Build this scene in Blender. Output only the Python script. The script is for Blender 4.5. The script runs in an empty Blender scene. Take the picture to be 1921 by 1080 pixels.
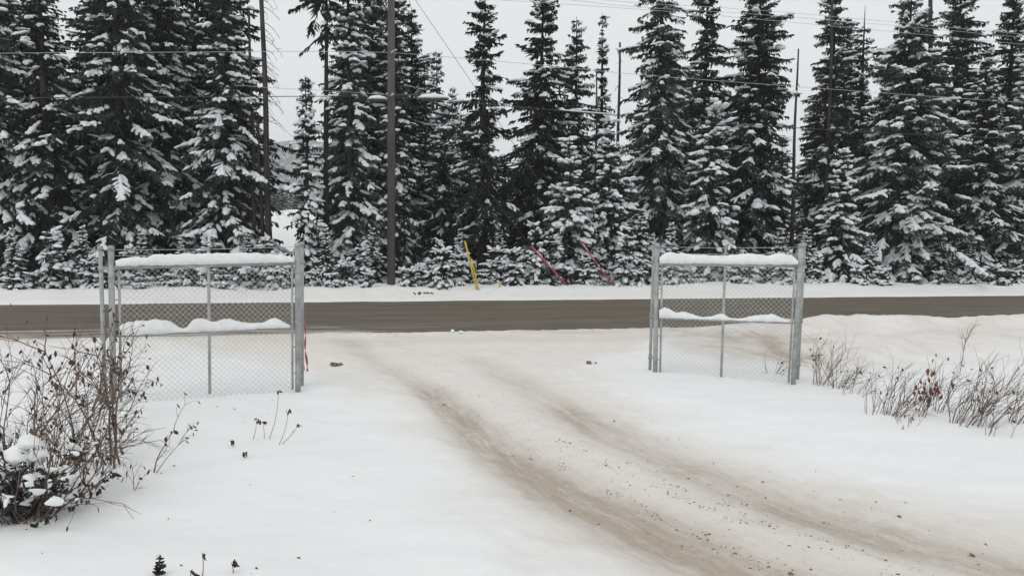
import bpy, math, random
import numpy as np
from mathutils import Matrix, Vector

SC = bpy.context.scene
COL = SC.collection
R = math.radians

# ------------------------------------------------------------------ camera
FPX, IW, IH = 1500.0, 1921.0, 1080.0
CAMZ, PITCH, ROLL = 2.35, R(4.3), R(0.6)
cam_data = bpy.data.cameras.new("camera")
cam = bpy.data.objects.new("camera", cam_data)
COL.objects.link(cam)
CAM_ROT = Matrix.Rotation(R(90) - PITCH, 3, 'X') @ Matrix.Rotation(ROLL, 3, 'Z')
cam.matrix_world = Matrix.Translation((0, 0, CAMZ)) @ CAM_ROT.to_4x4()
cam_data.sensor_width = 36.0
cam_data.lens = 36.0 * FPX / IW
cam_data.clip_start = 0.05
cam_data.clip_end = 6000
SC.camera = cam

# ------------------------------------------------------------------ world, sun, exposure
SUN_EL, SUN_AZ = R(52), R(215)          # high, behind the camera, to the left
world = bpy.data.worlds.new("World")
SC.world = world
world.use_nodes = True
wn, wl = world.node_tree.nodes, world.node_tree.links
wn.clear()
out = wn.new("ShaderNodeOutputWorld")
bg = wn.new("ShaderNodeBackground")
bg.inputs['Strength'].default_value = 0.1
sky = wn.new("ShaderNodeTexSky")
sky.sky_type = 'NISHITA'
sky.sun_disc = False
sky.sun_elevation = SUN_EL
sky.sun_rotation = SUN_AZ
sky.dust_density = 4.0
hs = wn.new("ShaderNodeHueSaturation")
hs.inputs['Saturation'].default_value = 0.12
wl.new(sky.outputs[0], hs.inputs['Color'])
tc = wn.new("ShaderNodeTexCoord")
nz = wn.new("ShaderNodeTexNoise")
nz.inputs['Scale'].default_value = 1.6
nz.inputs['Detail'].default_value = 4
wl.new(tc.outputs['Generated'], nz.inputs['Vector'])
ramp = wn.new("ShaderNodeValToRGB")
ramp.color_ramp.elements[0].position = 0.3
ramp.color_ramp.elements[0].color = (0.955, 0.972, 0.985, 1)
ramp.color_ramp.elements[1].position = 0.7
ramp.color_ramp.elements[1].color = (1.0, 1.01, 1.015, 1)
wl.new(nz.outputs['Fac'], ramp.inputs['Fac'])
sc_ = wn.new("ShaderNodeVectorMath")
sc_.operation = 'SCALE'
sc_.inputs['Scale'].default_value = 8.75
wl.new(ramp.outputs['Color'], sc_.inputs[0])
mx = wn.new("ShaderNodeMix")
mx.data_type = 'RGBA'
mx.inputs['Factor'].default_value = 0.9          # thick overcast over the clear sky
wl.new(hs.outputs['Color'], mx.inputs['A'])
wl.new(sc_.outputs['Vector'], mx.inputs['B'])
wl.new(mx.outputs['Result'], bg.inputs['Color'])
wl.new(bg.outputs[0], out.inputs['Surface'])

sun_d = bpy.data.lights.new("sun", 'SUN')
sun_d.energy = 0.55
sun_d.angle = R(40)
sun_d.color = (1.0, 0.975, 0.94)
sun = bpy.data.objects.new("sun", sun_d)
COL.objects.link(sun)
sdir = Vector((math.sin(SUN_AZ) * math.cos(SUN_EL), math.cos(SUN_AZ) * math.cos(SUN_EL), math.sin(SUN_EL)))
sun.rotation_euler = sdir.to_track_quat('Z', 'Y').to_euler()

SC.view_settings.view_transform = 'Standard'
SC.view_settings.look = 'None'
SC.view_settings.exposure = 0.0
SC.view_settings.gamma = 1.0
SC.view_settings.use_curve_mapping = False
SC.cycles.max_bounces = 5
SC.cycles.diffuse_bounces = 3
SC.cycles.glossy_bounces = 2
SC.cycles.transmission_bounces = 2
SC.cycles.transparent_max_bounces = 4
SC.cycles.use_denoising = True
SC.cycles.volume_bounces = 1

# ------------------------------------------------------------------ helpers: pixels to places
def ray(px, py):
    d = CAM_ROT @ Vector(((px - IW / 2) / FPX, -(py - IH / 2) / FPX, -1.0))
    return d

def G(px, py, z=0.0):
    """point of the ground plane seen at a pixel of the photograph"""
    d = ray(px, py)
    t = (z - CAMZ) / d.z
    return np.array((d.x * t, d.y * t, z))

def at(px, py, Y):
    d = ray(px, py)
    t = Y / d.y
    return np.array((d.x * t, Y, CAMZ + d.z * t))

FE0, FE1 = G(0, 573), G(1921, 555)                # far edge of the highway
U_ = (FE1 - FE0) / np.linalg.norm(FE1 - FE0)      # along the highway, to the right
N_ = np.array((-U_[1], U_[0], 0.0))               # away from the camera
ROAD_W = 7.3

def on_line(px, off, py=500):
    """depth Y where the column of pixel px meets the line `off` metres beyond the road's far edge"""
    d = ray(px, py)
    k = float((FE0 + N_ * off) @ N_) / (d.x * N_[0] + d.y * N_[1])
    return d.y * k

def at_off(px, py, off):
    return at(px, py, on_line(px, off, py))

def road_coords(x, y):
    dx, dy = x - FE0[0], y - FE0[1]
    return dx * U_[0] + dy * U_[1], dx * N_[0] + dy * N_[1]

# ------------------------------------------------------------------ helpers: noise
class VNoise:
    def __init__(s, seed):
        s.g = np.random.default_rng(seed).random((256, 256))
    def __call__(s, x, y):
        x, y = np.asarray(x, float), np.asarray(y, float)
        xi, yi = np.floor(x).astype(int), np.floor(y).astype(int)
        fx, fy = x - xi, y - yi
        fx, fy = fx * fx * (3 - 2 * fx), fy * fy * (3 - 2 * fy)
        g = s.g
        a, b = g[xi & 255, yi & 255], g[(xi + 1) & 255, yi & 255]
        c, d = g[xi & 255, (yi + 1) & 255], g[(xi + 1) & 255, (yi + 1) & 255]
        return (a * (1 - fx) + b * fx) * (1 - fy) + (c * (1 - fx) + d * fx) * fy * 1.0
    def fbm(s, x, y, oct=4):
        v, a, f, t = 0, 1.0, 1.0, 0
        for k in range(oct):
            v = v + a * (s(x * f + 17.3 * k, y * f - 9.1 * k) - 0.5)
            t += a
            a *= 0.5
            f *= 2.07
        return v / t * 2

VN, VN2, VN3 = VNoise(1), VNoise(2), VNoise(3)

def sstep(a, b, x):
    t = np.clip((x - a) / (b - a), 0, 1)
    return t * t * (3 - 2 * t)

# ------------------------------------------------------------------ helpers: meshes
class MB:
    """collects quads; build() links them as ONE mesh object"""
    def __init__(s):
        s.v, s.f, s.n = [], [], 0
    def add(s, v, f):
        v = np.asarray(v, float).reshape(-1, 3)
        f = np.asarray(f, int).reshape(-1, 4)
        s.v.append(v)
        s.f.append(f + s.n)
        s.n += len(v)
    def arrays(s):
        return np.concatenate(s.v), np.concatenate(s.f)
    def build(s, name, mat, parent=None, origin=(0, 0, 0), smooth=True):
        v, f = s.arrays()
        return mesh_obj(name, v - np.asarray(origin, float), f, mat, parent, smooth)

def mesh_data(name, v, f, mat, smooth=True):
    me = bpy.data.meshes.new(name)
    me.vertices.add(len(v))
    me.vertices.foreach_set("co", np.ascontiguousarray(v, dtype=np.float32).ravel())
    me.loops.add(f.size)
    me.loops.foreach_set("vertex_index", np.ascontiguousarray(f, dtype=np.int32).ravel())
    me.polygons.add(len(f))
    me.polygons.foreach_set("loop_start", np.arange(0, f.size, 4, dtype=np.int32))
    me.polygons.foreach_set("use_smooth", np.full(len(f), smooth))
    me.update(calc_edges=True)
    me.materials.append(mat)
    return me

def mesh_obj(name, v, f, mat, parent=None, smooth=True):
    o = bpy.data.objects.new(name, mesh_data(name, v, f, mat, smooth))
    COL.objects.link(o)
    if parent is not None:
        o.parent = parent
    return o

def tag(o, label, cat, group=None, kind=None):
    o['label'] = label
    o['category'] = cat
    if group:
        o['group'] = group
    if kind:
        o['kind'] = kind
    return o

def empty(name, loc, label, cat, group=None, rz=0.0):
    o = bpy.data.objects.new(name, None)
    COL.objects.link(o)
    o.empty_display_size = 0.2
    o.location = Vector([float(c) for c in loc])
    o.rotation_euler = (0, 0, rz)
    return tag(o, label, cat, group)

def copy_tree(root, loc, rz, scale, label, cat, group=None):
    c = root.copy()
    COL.objects.link(c)
    c.location = Vector([float(q) for q in loc])
    c.rotation_euler = (0, 0, rz)
    c.scale = scale if hasattr(scale, '__len__') else (scale, scale, scale)
    for k in ('group',):
        if k in c:
            del c[k]
    tag(c, label, cat, group)
    for ch in list(root.children):
        d = ch.copy()
        COL.objects.link(d)
        d.parent = c
        for g in list(ch.children):
            e = g.copy()
            COL.objects.link(e)
            e.parent = d
    return c

def norm(a):
    return a / np.maximum(np.linalg.norm(a, axis=-1, keepdims=True), 1e-9)

def frame_of(d):
    """two unit vectors across each direction"""
    up = np.where(np.abs(d[..., 2:3]) > 0.95, np.array((1.0, 0, 0)), np.array((0, 0, 1.0)))
    a = norm(np.cross(d, up))
    return a, np.cross(a, d)

def sweep(mb, pts, rad, sides=8, caps=True):
    """tube along a polyline"""
    pts = np.asarray(pts, float)
    n = len(pts)
    rad = np.broadcast_to(np.asarray(rad, float), (n,))
    t = norm(np.gradient(pts, axis=0))
    a, b = frame_of(t)
    # keep the frame from flipping
    for i in range(1, n):
        if a[i] @ a[i - 1] < 0:
            a[i], b[i] = -a[i], -b[i]
    if caps:
        pts = np.concatenate([pts[:1], pts, pts[-1:]])
        rad = np.concatenate([[1e-4], rad, [1e-4]])
        a, b = np.concatenate([a[:1], a, a[-1:]]), np.concatenate([b[:1], b, b[-1:]])
        n += 2
    th = np.arange(sides) / sides * 2 * np.pi
    v = pts[:, None] + rad[:, None, None] * (np.cos(th)[None, :, None] * a[:, None] + np.sin(th)[None, :, None] * b[:, None])
    i, j = np.meshgrid(np.arange(n - 1), np.arange(sides), indexing='ij')
    j2 = (j + 1) % sides
    f = np.stack([i * sides + j, i * sides + j2, (i + 1) * sides + j2, (i + 1) * sides + j], -1)
    mb.add(v, f)

def prisms(mb, p0, p1, r0, r1, sides=4):
    """many straight tapered twigs at once"""
    p0, p1 = np.asarray(p0, float), np.asarray(p1, float)
    if len(p0) == 0:
        return
    r0, r1 = np.broadcast_to(r0, (len(p0),)), np.broadcast_to(r1, (len(p0),))
    a, b = frame_of(norm(p1 - p0))
    th = np.arange(sides) / sides * 2 * np.pi
    ring = np.cos(th)[None, :, None] * a[:, None] + np.sin(th)[None, :, None] * b[:, None]
    v = np.concatenate([p0[:, None] + ring * r0[:, None, None], p1[:, None] + ring * r1[:, None, None]], 1)
    j = np.arange(sides)
    f1 = np.stack([j, (j + 1) % sides, (j + 1) % sides + sides, j + sides], -1)
    mb.add(v, (f1[None] + np.arange(len(p0))[:, None, None] * 2 * sides))

def kites(mb, p, d, w, l, wid, hump=0.45):
    """pointed leaf-like ribbons: p base, d direction, w width axis"""
    n = len(p)
    if n == 0:
        return
    l, wid = l[:, None], wid[:, None]
    v = np.stack([p - w * wid * 0.25, p + w * wid * 0.25,
                  p + d * l * hump + w * wid, p + d * l * hump - w * wid,
                  p + d * l + w * wid * 0.12, p + d * l - w * wid * 0.12], 1)
    f = np.array([[0, 1, 2, 3], [3, 2, 4, 5]])
    mb.add(v, f[None] + np.arange(n)[:, None, None] * 6)

def roughen(mb, amp, scale):
    for k, v in enumerate(mb.v):
        x, y, z = (v * scale).T
        mb.v[k] = v + amp * np.stack([VN.fbm(x + z, y - 0.6 * z, 3), VN2.fbm(x - z, y + 0.7 * z, 3), VN3.fbm(x + 0.5 * z, y + z, 3)], -1)

_ST = np.array((0.0, 0.16, 0.5, 0.85, 1.0))
_SP = np.array((0.05, 0.72, 1.0, 0.78, 0.08))
def lumps(mb, p, d, l, w, h, rng, ring=6):
    """soft elongated lumps of snow lying along d, base at p"""
    n = len(p)
    if n == 0:
        return
    side = norm(np.cross(d, np.array((0, 0, 1.0))))
    up = np.cross(side, d)
    th = np.arange(ring) / ring * 2 * np.pi
    prof = _SP[None] * rng.uniform(0.8, 1.2, (n, 5))
    cx = np.cos(th)[None, None, :, None] * side[:, None, None] * (w[:, None] * prof)[:, :, None, None]
    sn = np.where(np.sin(th) < 0, 0.45, 1.0) * np.sin(th)
    cz = sn[None, None, :, None] * up[:, None, None] * (h[:, None] * prof)[:, :, None, None]
    v = (p[:, None] + d[:, None] * (l[:, None] * _ST[None])[..., None])[:, :, None] + cx + cz
    i, j = np.meshgrid(np.arange(4), np.arange(ring), indexing='ij')
    j2 = (j + 1) % ring
    f = np.stack([i * ring + j, i * ring + j2, (i + 1) * ring + j2, (i + 1) * ring + j], -1).reshape(-1, 4)
    mb.add(v, f[None] + np.arange(n)[:, None, None] * 5 * ring)

# ------------------------------------------------------------------ materials
def new_mat(name):
    m = bpy.data.materials.new(name)
    m.use_nodes = True
    nt = m.node_tree
    return m, nt.nodes, nt.links, nt.nodes['Principled BSDF']

def noise_mat(name, c0, c1, scale=5.0, detail=4, rough=0.9, spec=0.2, bump=0.0, bscale=None, stretch=None, p0=0.35, p1=0.65, metallic=0.0, objrand=0.0):
    m, n, l, b = new_mat(name)
    tcn = n.new("ShaderNodeTexCoord")
    mp = n.new("ShaderNodeMapping")
    if stretch:
        mp.inputs['Scale'].default_value = stretch
    l.new(tcn.outputs['Object'], mp.inputs['Vector'])
    tx = n.new("ShaderNodeTexNoise")
    tx.inputs['Scale'].default_value = scale
    tx.inputs['Detail'].default_value = detail
    l.new(mp.outputs[0], tx.inputs['Vector'])
    rp = n.new("ShaderNodeValToRGB")
    rp.color_ramp.elements[0].position, rp.color_ramp.elements[1].position = p0, p1
    rp.color_ramp.elements[0].color, rp.color_ramp.elements[1].color = (*c0, 1), (*c1, 1)
    l.new(tx.outputs['Fac'], rp.inputs['Fac'])
    colr = rp.outputs['Color']
    if objrand:
        oi = n.new("ShaderNodeObjectInfo")
        hv = n.new("ShaderNodeHueSaturation")
        mr = n.new("ShaderNodeMapRange")
        mr.inputs['To Min'].default_value, mr.inputs['To Max'].default_value = 1 - objrand, 1 + objrand
        l.new(oi.outputs['Random'], mr.inputs['Value'])
        l.new(mr.outputs[0], hv.inputs['Value'])
        l.new(colr, hv.inputs['Color'])
        colr = hv.outputs['Color']
    l.new(colr, b.inputs['Base Color'])
    b.inputs['Roughness'].default_value = rough
    b.inputs['Specular IOR Level'].default_value = spec
    b.inputs['Metallic'].default_value = metallic
    if bump:
        t2 = n.new("ShaderNodeTexNoise")
        t2.inputs['Scale'].default_value = bscale or scale * 4
        t2.inputs['Detail'].default_value = 5
        l.new(mp.outputs[0], t2.inputs['Vector'])
        bp = n.new("ShaderNodeBump")
        bp.inputs['Strength'].default_value = bump
        bp.inputs['Distance'].default_value = 0.02
        l.new(t2.outputs['Fac'], bp.inputs['Height'])
        l.new(bp.outputs[0], b.inputs['Normal'])
    return m

M = {}
M['needles'] = noise_mat('needles', (0.030, 0.040, 0.035), (0.072, 0.092, 0.068), 1.3, 5, 0.8, 0.15, objrand=0.35)
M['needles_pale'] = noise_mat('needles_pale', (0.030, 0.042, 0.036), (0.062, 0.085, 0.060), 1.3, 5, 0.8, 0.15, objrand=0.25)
M['bark'] = noise_mat('bark', (0.018, 0.017, 0.017), (0.055, 0.051, 0.048), 3.0, 6, 0.95, 0.1, 0.6, 14, (1, 1, 0.25))
M['dead_bark'] = noise_mat('dead_bark', (0.035, 0.033, 0.032), (0.075, 0.072, 0.070), 4.0, 5, 0.95, 0.1, 0.5, 20, (1, 1, 0.2))
M['tree_snow'] = noise_mat('tree_snow', (0.74, 0.77, 0.80), (0.84, 0.86, 0.88), 6.0, 4, 0.85, 0.2, 0.25, 18)
M['rail_snow'] = noise_mat('rail_snow', (0.78, 0.79, 0.79), (0.85, 0.86, 0.86), 9.0, 4, 0.85, 0.2, 0.35, 30)
M['galvanised'] = noise_mat('galvanised', (0.27, 0.285, 0.28), (0.42, 0.44, 0.432), 7.0, 5, 0.5, 0.5, 0.1, 60)
M['wire_mesh'] = noise_mat('wire_mesh', (0.46, 0.48, 0.475), (0.58, 0.60, 0.595), 6.0, 3, 0.55, 0.4)
M['pole_wood'] = noise_mat('pole_wood', (0.075, 0.075, 0.076), (0.125, 0.123, 0.122), 5.0, 6, 0.9, 0.15, 0.4, 40, (1, 1, 0.06))
M['cable'] = noise_mat('cable', (0.05, 0.052, 0.055), (0.08, 0.082, 0.085), 3.0, 2, 0.7, 0.3)
M['bright_cable'] = noise_mat('bright_cable', (0.42, 0.44, 0.45), (0.5, 0.52, 0.53), 3.0, 2, 0.6, 0.3)
M['lamp_metal'] = noise_mat('lamp_metal', (0.05, 0.055, 0.058), (0.085, 0.09, 0.092), 6.0, 3, 0.6, 0.4)
M['red_guard'] = noise_mat('red_guard', (0.34, 0.060, 0.075), (0.50, 0.115, 0.13), 9.0, 4, 0.6, 0.3)
M['yellow_guard'] = noise_mat('yellow_guard', (0.55, 0.40, 0.035), (0.72, 0.55, 0.06), 9.0, 4, 0.6, 0.3)
M['twig'] = noise_mat('twig', (0.105, 0.074, 0.061), (0.205, 0.155, 0.128), 9.0, 4, 0.9, 0.1)
M['weed'] = noise_mat('weed', (0.105, 0.072, 0.055), (0.195, 0.143, 0.110), 9.0, 4, 0.9, 0.1)
M['dead_leaf'] = noise_mat('dead_leaf', (0.055, 0.038, 0.030), (0.120, 0.080, 0.060), 11.0, 4, 0.85, 0.15)
M['rusty_leaf'] = noise_mat('rusty_leaf', (0.16, 0.060, 0.050), (0.26, 0.110, 0.090), 11.0, 4, 0.85, 0.15)
M['dark_leaf'] = noise_mat('dark_leaf', (0.026, 0.026, 0.027), (0.060, 0.055, 0.052), 8.0, 4, 0.8, 0.2)
M['clod'] = noise_mat('clod', (0.12, 0.10, 0.085), (0.30, 0.26, 0.22), 14.0, 5, 0.95, 0.1, 0.8, 40)
M['hill'] = noise_mat('hill', (0.05, 0.06, 0.06), (0.50, 0.52, 0.53), 0.22, 10, 0.95, 0.0, p0=0.44, p1=0.72)

# tape: red with pale checks
m, n, l, b = new_mat('tape')
ck = n.new("ShaderNodeTexChecker")
ck.inputs['Scale'].default_value = 42
ck.inputs['Color1'].default_value = (0.50, 0.035, 0.06, 1)
ck.inputs['Color2'].default_value = (0.30, 0.10, 0.11, 1)
tcn = n.new("ShaderNodeTexCoord")
l.new(tcn.outputs['Object'], ck.inputs['Vector'])
l.new(ck.outputs['Color'], b.inputs['Base Color'])
b.inputs['Roughness'].default_value = 0.45
M['tape'] = m

def ground_material():
    m, n, l, b = new_mat('snow_ground')
    tcn = n.new("ShaderNodeTexCoord")
    at_ = n.new("ShaderNodeAttribute")
    at_.attribute_name = 'dirt'
    wet = n.new("ShaderNodeAttribute")
    wet.attribute_name = 'tint'
    def noise(scale, detail, rough=0.6, stretch=None, rz=0.0):
        t = n.new("ShaderNodeTexNoise")
        t.inputs['Scale'].default_value = scale
        t.inputs['Detail'].default_value = detail
        t.inputs['Roughness'].default_value = rough
        if stretch:
            mp = n.new("ShaderNodeMapping")
            mp.inputs['Rotation'].default_value = (0, 0, rz)
            mp.inputs['Scale'].default_value = stretch
            l.new(tcn.outputs['Object'], mp.inputs['Vector'])
            l.new(mp.outputs[0], t.inputs['Vector'])
        else:
            l.new(tcn.outputs['Object'], t.inputs['Vector'])
        return t.outputs['Fac']
    def math_(op, a, b_=None, clamp=False):
        q = n.new("ShaderNodeMath")
        q.operation = op
        q.use_clamp = clamp
        for i, s in enumerate((a, b_)):
            if s is None:
                continue
            if isinstance(s, (int, float)):
                q.inputs[i].default_value = s
            else:
                l.new(s, q.inputs[i])
        return q.outputs[0]
    def mix(fac, a, b_):
        q = n.new("ShaderNodeMix")
        q.data_type = 'RGBA'
        l.new(fac, q.inputs['Factor'])
        for k, s in (('A', a), ('B', b_)):
            if isinstance(s, tuple):
                q.inputs[k].default_value = (*s, 1)
            else:
                l.new(s, q.inputs[k])
        return q.outputs['Result']
    big, fine, grit = noise(0.8, 4), noise(9, 6, 0.7), noise(55, 4, 0.7)
    clean = mix(big, (0.825, 0.838, 0.842), (0.865, 0.875, 0.878))
    tinted = mix(fine, (0.745, 0.705, 0.645), (0.875, 0.848, 0.805))
    dirt = mix(fine, (0.33, 0.272, 0.218), (0.585, 0.510, 0.435))
    trk = n.new("ShaderNodeAttribute")
    trk.attribute_name = 'trk'
    def track_noise(sx, sy):
        mp = n.new("ShaderNodeMapping")
        mp.inputs['Scale'].default_value = (sx, sy, 1)
        l.new(trk.outputs['Vector'], mp.inputs['Vector'])
        t = n.new("ShaderNodeTexNoise")
        t.inputs['Scale'].default_value = 1.0
        t.inputs['Detail'].default_value = 6
        t.inputs['Roughness'].default_value = 0.65
        l.new(mp.outputs[0], t.inputs['Vector'])
        return t.outputs['Fac']
    st1, st2 = track_noise(6.5, 0.55), track_noise(22.0, 2.2)
    lines = math_('ADD', math_('MULTIPLY', st1, 0.65), math_('MULTIPLY', st2, 0.35))
    lfac = math_('ADD', math_('MULTIPLY', math_('SUBTRACT', lines, 0.5), 2.6), 1.0)
    # tint factor broken by noise
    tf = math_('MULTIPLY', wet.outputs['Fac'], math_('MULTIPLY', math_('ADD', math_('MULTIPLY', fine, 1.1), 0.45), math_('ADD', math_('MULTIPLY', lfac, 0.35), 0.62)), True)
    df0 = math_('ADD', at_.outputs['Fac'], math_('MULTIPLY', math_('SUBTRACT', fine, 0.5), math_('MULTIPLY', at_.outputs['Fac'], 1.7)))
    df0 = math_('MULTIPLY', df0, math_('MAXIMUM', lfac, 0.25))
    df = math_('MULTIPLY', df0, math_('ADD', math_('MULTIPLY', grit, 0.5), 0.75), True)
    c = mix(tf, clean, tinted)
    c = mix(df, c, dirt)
    # crumbs of dirt
    gm = n.new("ShaderNodeMapRange")
    gm.inputs['From Min'].default_value, gm.inputs['From Max'].default_value = 0.66, 0.72
    l.new(noise(26, 5, 0.75), gm.inputs['Value'])
    sp = math_('MULTIPLY', gm.outputs[0], math_('ADD', math_('MULTIPLY', at_.outputs['Fac'], 0.9), math_('MULTIPLY', wet.outputs['Fac'], 0.25)), True)
    c = mix(sp, c, (0.20, 0.16, 0.125))
    l.new(c, b.inputs['Base Color'])
    b.inputs['Roughness'].default_value = 0.8
    b.inputs['Specular IOR Level'].default_value = 0.15
    hgt = math_('ADD', math_('MULTIPLY', fine, math_('ADD', math_('MULTIPLY', wet.outputs['Fac'], 1.6), 0.60)),
                math_('MULTIPLY', grit, math_('ADD', math_('MULTIPLY', wet.outputs['Fac'], 0.5), 0.05)))
    hgt = math_('ADD', hgt, math_('MULTIPLY', lines, math_('MULTIPLY', wet.outputs['Fac'], 1.6)))
    bp = n.new("ShaderNodeBump")
    bp.inputs['Strength'].default_value = 0.48
    bp.inputs['Distance'].default_value = 0.04
    l.new(hgt, bp.inputs['Height'])
    l.new(bp.outputs[0], b.inputs['Normal'])
    return m
M['ground'] = ground_material()

def road_material():
    m, n, l, b = new_mat('wet_road')
    tcn = n.new("ShaderNodeTexCoord")
    def noise(scale, stretch):
        mp = n.new("ShaderNodeMapping")
        mp.inputs['Scale'].default_value = stretch
        l.new(tcn.outputs['Object'], mp.inputs['Vector'])
        t = n.new("ShaderNodeTexNoise")
        t.inputs['Scale'].default_value = scale
        t.inputs['Detail'].default_value = 6
        l.new(mp.outputs[0], t.inputs['Vector'])
        return t.outputs['Fac']
    rp = n.new("ShaderNodeValToRGB")
    rp.color_ramp.elements[0].position, rp.color_ramp.elements[1].position = 0.32, 0.7
    rp.color_ramp.elements[0].color = (0.104, 0.087, 0.066, 1)
    rp.color_ramp.elements[1].color = (0.185, 0.158, 0.126, 1)
    ma, mb_ = noise(1.3, (0.05, 1.0, 1)), noise(2.6, (0.30, 0.8, 1))
    mm = n.new("ShaderNodeMix")
    mm.inputs['Factor'].default_value = 0.42
    l.new(ma, mm.inputs['A'])
    l.new(mb_, mm.inputs['B'])
    l.new(mm.outputs['Result'], rp.inputs['Fac'])
    # slush left along the near lane, in streaks
    at_ = n.new("ShaderNodeAttribute")
    at_.attribute_name = 'slush'
    add = n.new("ShaderNodeMath")
    add.operation = 'ADD'
    l.new(noise(2.2, (0.16, 1.3, 1)), add.inputs[0])
    l.new(at_.outputs['Fac'], add.inputs[1])
    mr = n.new("ShaderNodeMapRange")
    mr.inputs['From Min'].default_value, mr.inputs['From Max'].default_value = 0.92, 1.12
    mr.inputs['To Max'].default_value = 0.8
    l.new(add.outputs[0], mr.inputs['Value'])
    mix = n.new("ShaderNodeMix")
    mix.data_type = 'RGBA'
    l.new(mr.outputs[0], mix.inputs['Factor'])
    l.new(rp.outputs['Color'], mix.inputs['A'])
    mix.inputs['B'].default_value = (0.62, 0.58, 0.53, 1)
    l.new(mix.outputs['Result'], b.inputs['Base Color'])
    b.inputs['Roughness'].default_value = 0.75
    b.inputs['Specular IOR Level'].default_value = 0.2
    bp = n.new("ShaderNodeBump")
    bp.inputs['Strength'].default_value = 0.4
    bp.inputs['Distance'].default_value = 0.01
    l.new(noise(30, (0.4, 1, 1)), bp.inputs['Height'])
    l.new(bp.outputs[0], b.inputs['Normal'])
    return m
M['road'] = road_material()

# ------------------------------------------------------------------ ground, driveway, road
def poly_dist(x, y, pl):
    """distance to a polyline"""
    best = np.full(x.shape, 1e9)
    for a, b in zip(pl[:-1], pl[1:]):
        ab = b - a
        t = np.clip(((x - a[0]) * ab[0] + (y - a[1]) * ab[1]) / (ab @ ab), 0, 1)
        best = np.minimum(best, np.hypot(x - a[0] - t * ab[0], y - a[1] - t * ab[1]))
    return best

def poly_coords(x, y, pl):
    """signed distance across a polyline and distance along it"""
    best, lat, lon, s0 = np.full(x.shape, 1e9), np.zeros(x.shape), np.zeros(x.shape), 0.0
    for a, b in zip(pl[:-1], pl[1:]):
        ab = b - a
        L = np.hypot(*ab)
        t = np.clip(((x - a[0]) * ab[0] + (y - a[1]) * ab[1]) / L ** 2, 0, 1)
        d = np.hypot(x - a[0] - t * ab[0], y - a[1] - t * ab[1])
        sg = np.sign((x - a[0]) * ab[1] - (y - a[1]) * ab[0])
        m_ = d < best
        best = np.where(m_, d, best)
        lat = np.where(m_, d * sg, lat)
        lon = np.where(m_, s0 + t * L, lon)
        s0 += L
    return lat, lon

def gpl(*pts):
    return [G(*p)[:2] for p in pts]

RUT_L = gpl((640, 640), (740, 690), (800, 722), (850, 765), (925, 830), (1010, 885), (1100, 937), (1200, 985), (1310, 1035), (1430, 1085), (1600, 1150), (1800, 1230))
RUT_R = gpl((900, 670), (985, 717), (1060, 762), (1150, 808), (1250, 852), (1370, 902), (1500, 947), (1650, 990), (1800, 1025), (1960, 1062), (2200, 1110))
RUT_M = gpl((720, 640), (860, 690), (960, 760), (1060, 830), (1180, 895), (1320, 955), (1480, 1010), (1700, 1075))
EDGE_L = gpl((330, 645), (570, 692), (680, 738), (755, 785), (815, 830), (850, 890), (900, 955), (1000, 1050), (1060, 1110), (1150, 1240))
EDGE_R = gpl((1330, 612), (1160, 665), (1120, 700), (1190, 755), (1300, 815), (1450, 872), (1700, 925), (1921, 955), (2300, 1000), (2900, 1060))
DRIVE = np.array(EDGE_L + EDGE_R[::-1])

def in_poly(x, y, P):
    ins = np.zeros(x.shape, bool)
    j = len(P) - 1
    for i in range(len(P)):
        xi, yi, xj, yj = *P[i], *P[j]
        c = ((yi > y) != (yj > y)) & (x < (xj - xi) * (y - yi) / (yj - yi + 1e-12) + xi)
        ins ^= c
        j = i
    return ins

MID_G = np.array(G(880, 640)[:2])
GAP = at(535, 405, 62.0)

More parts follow.
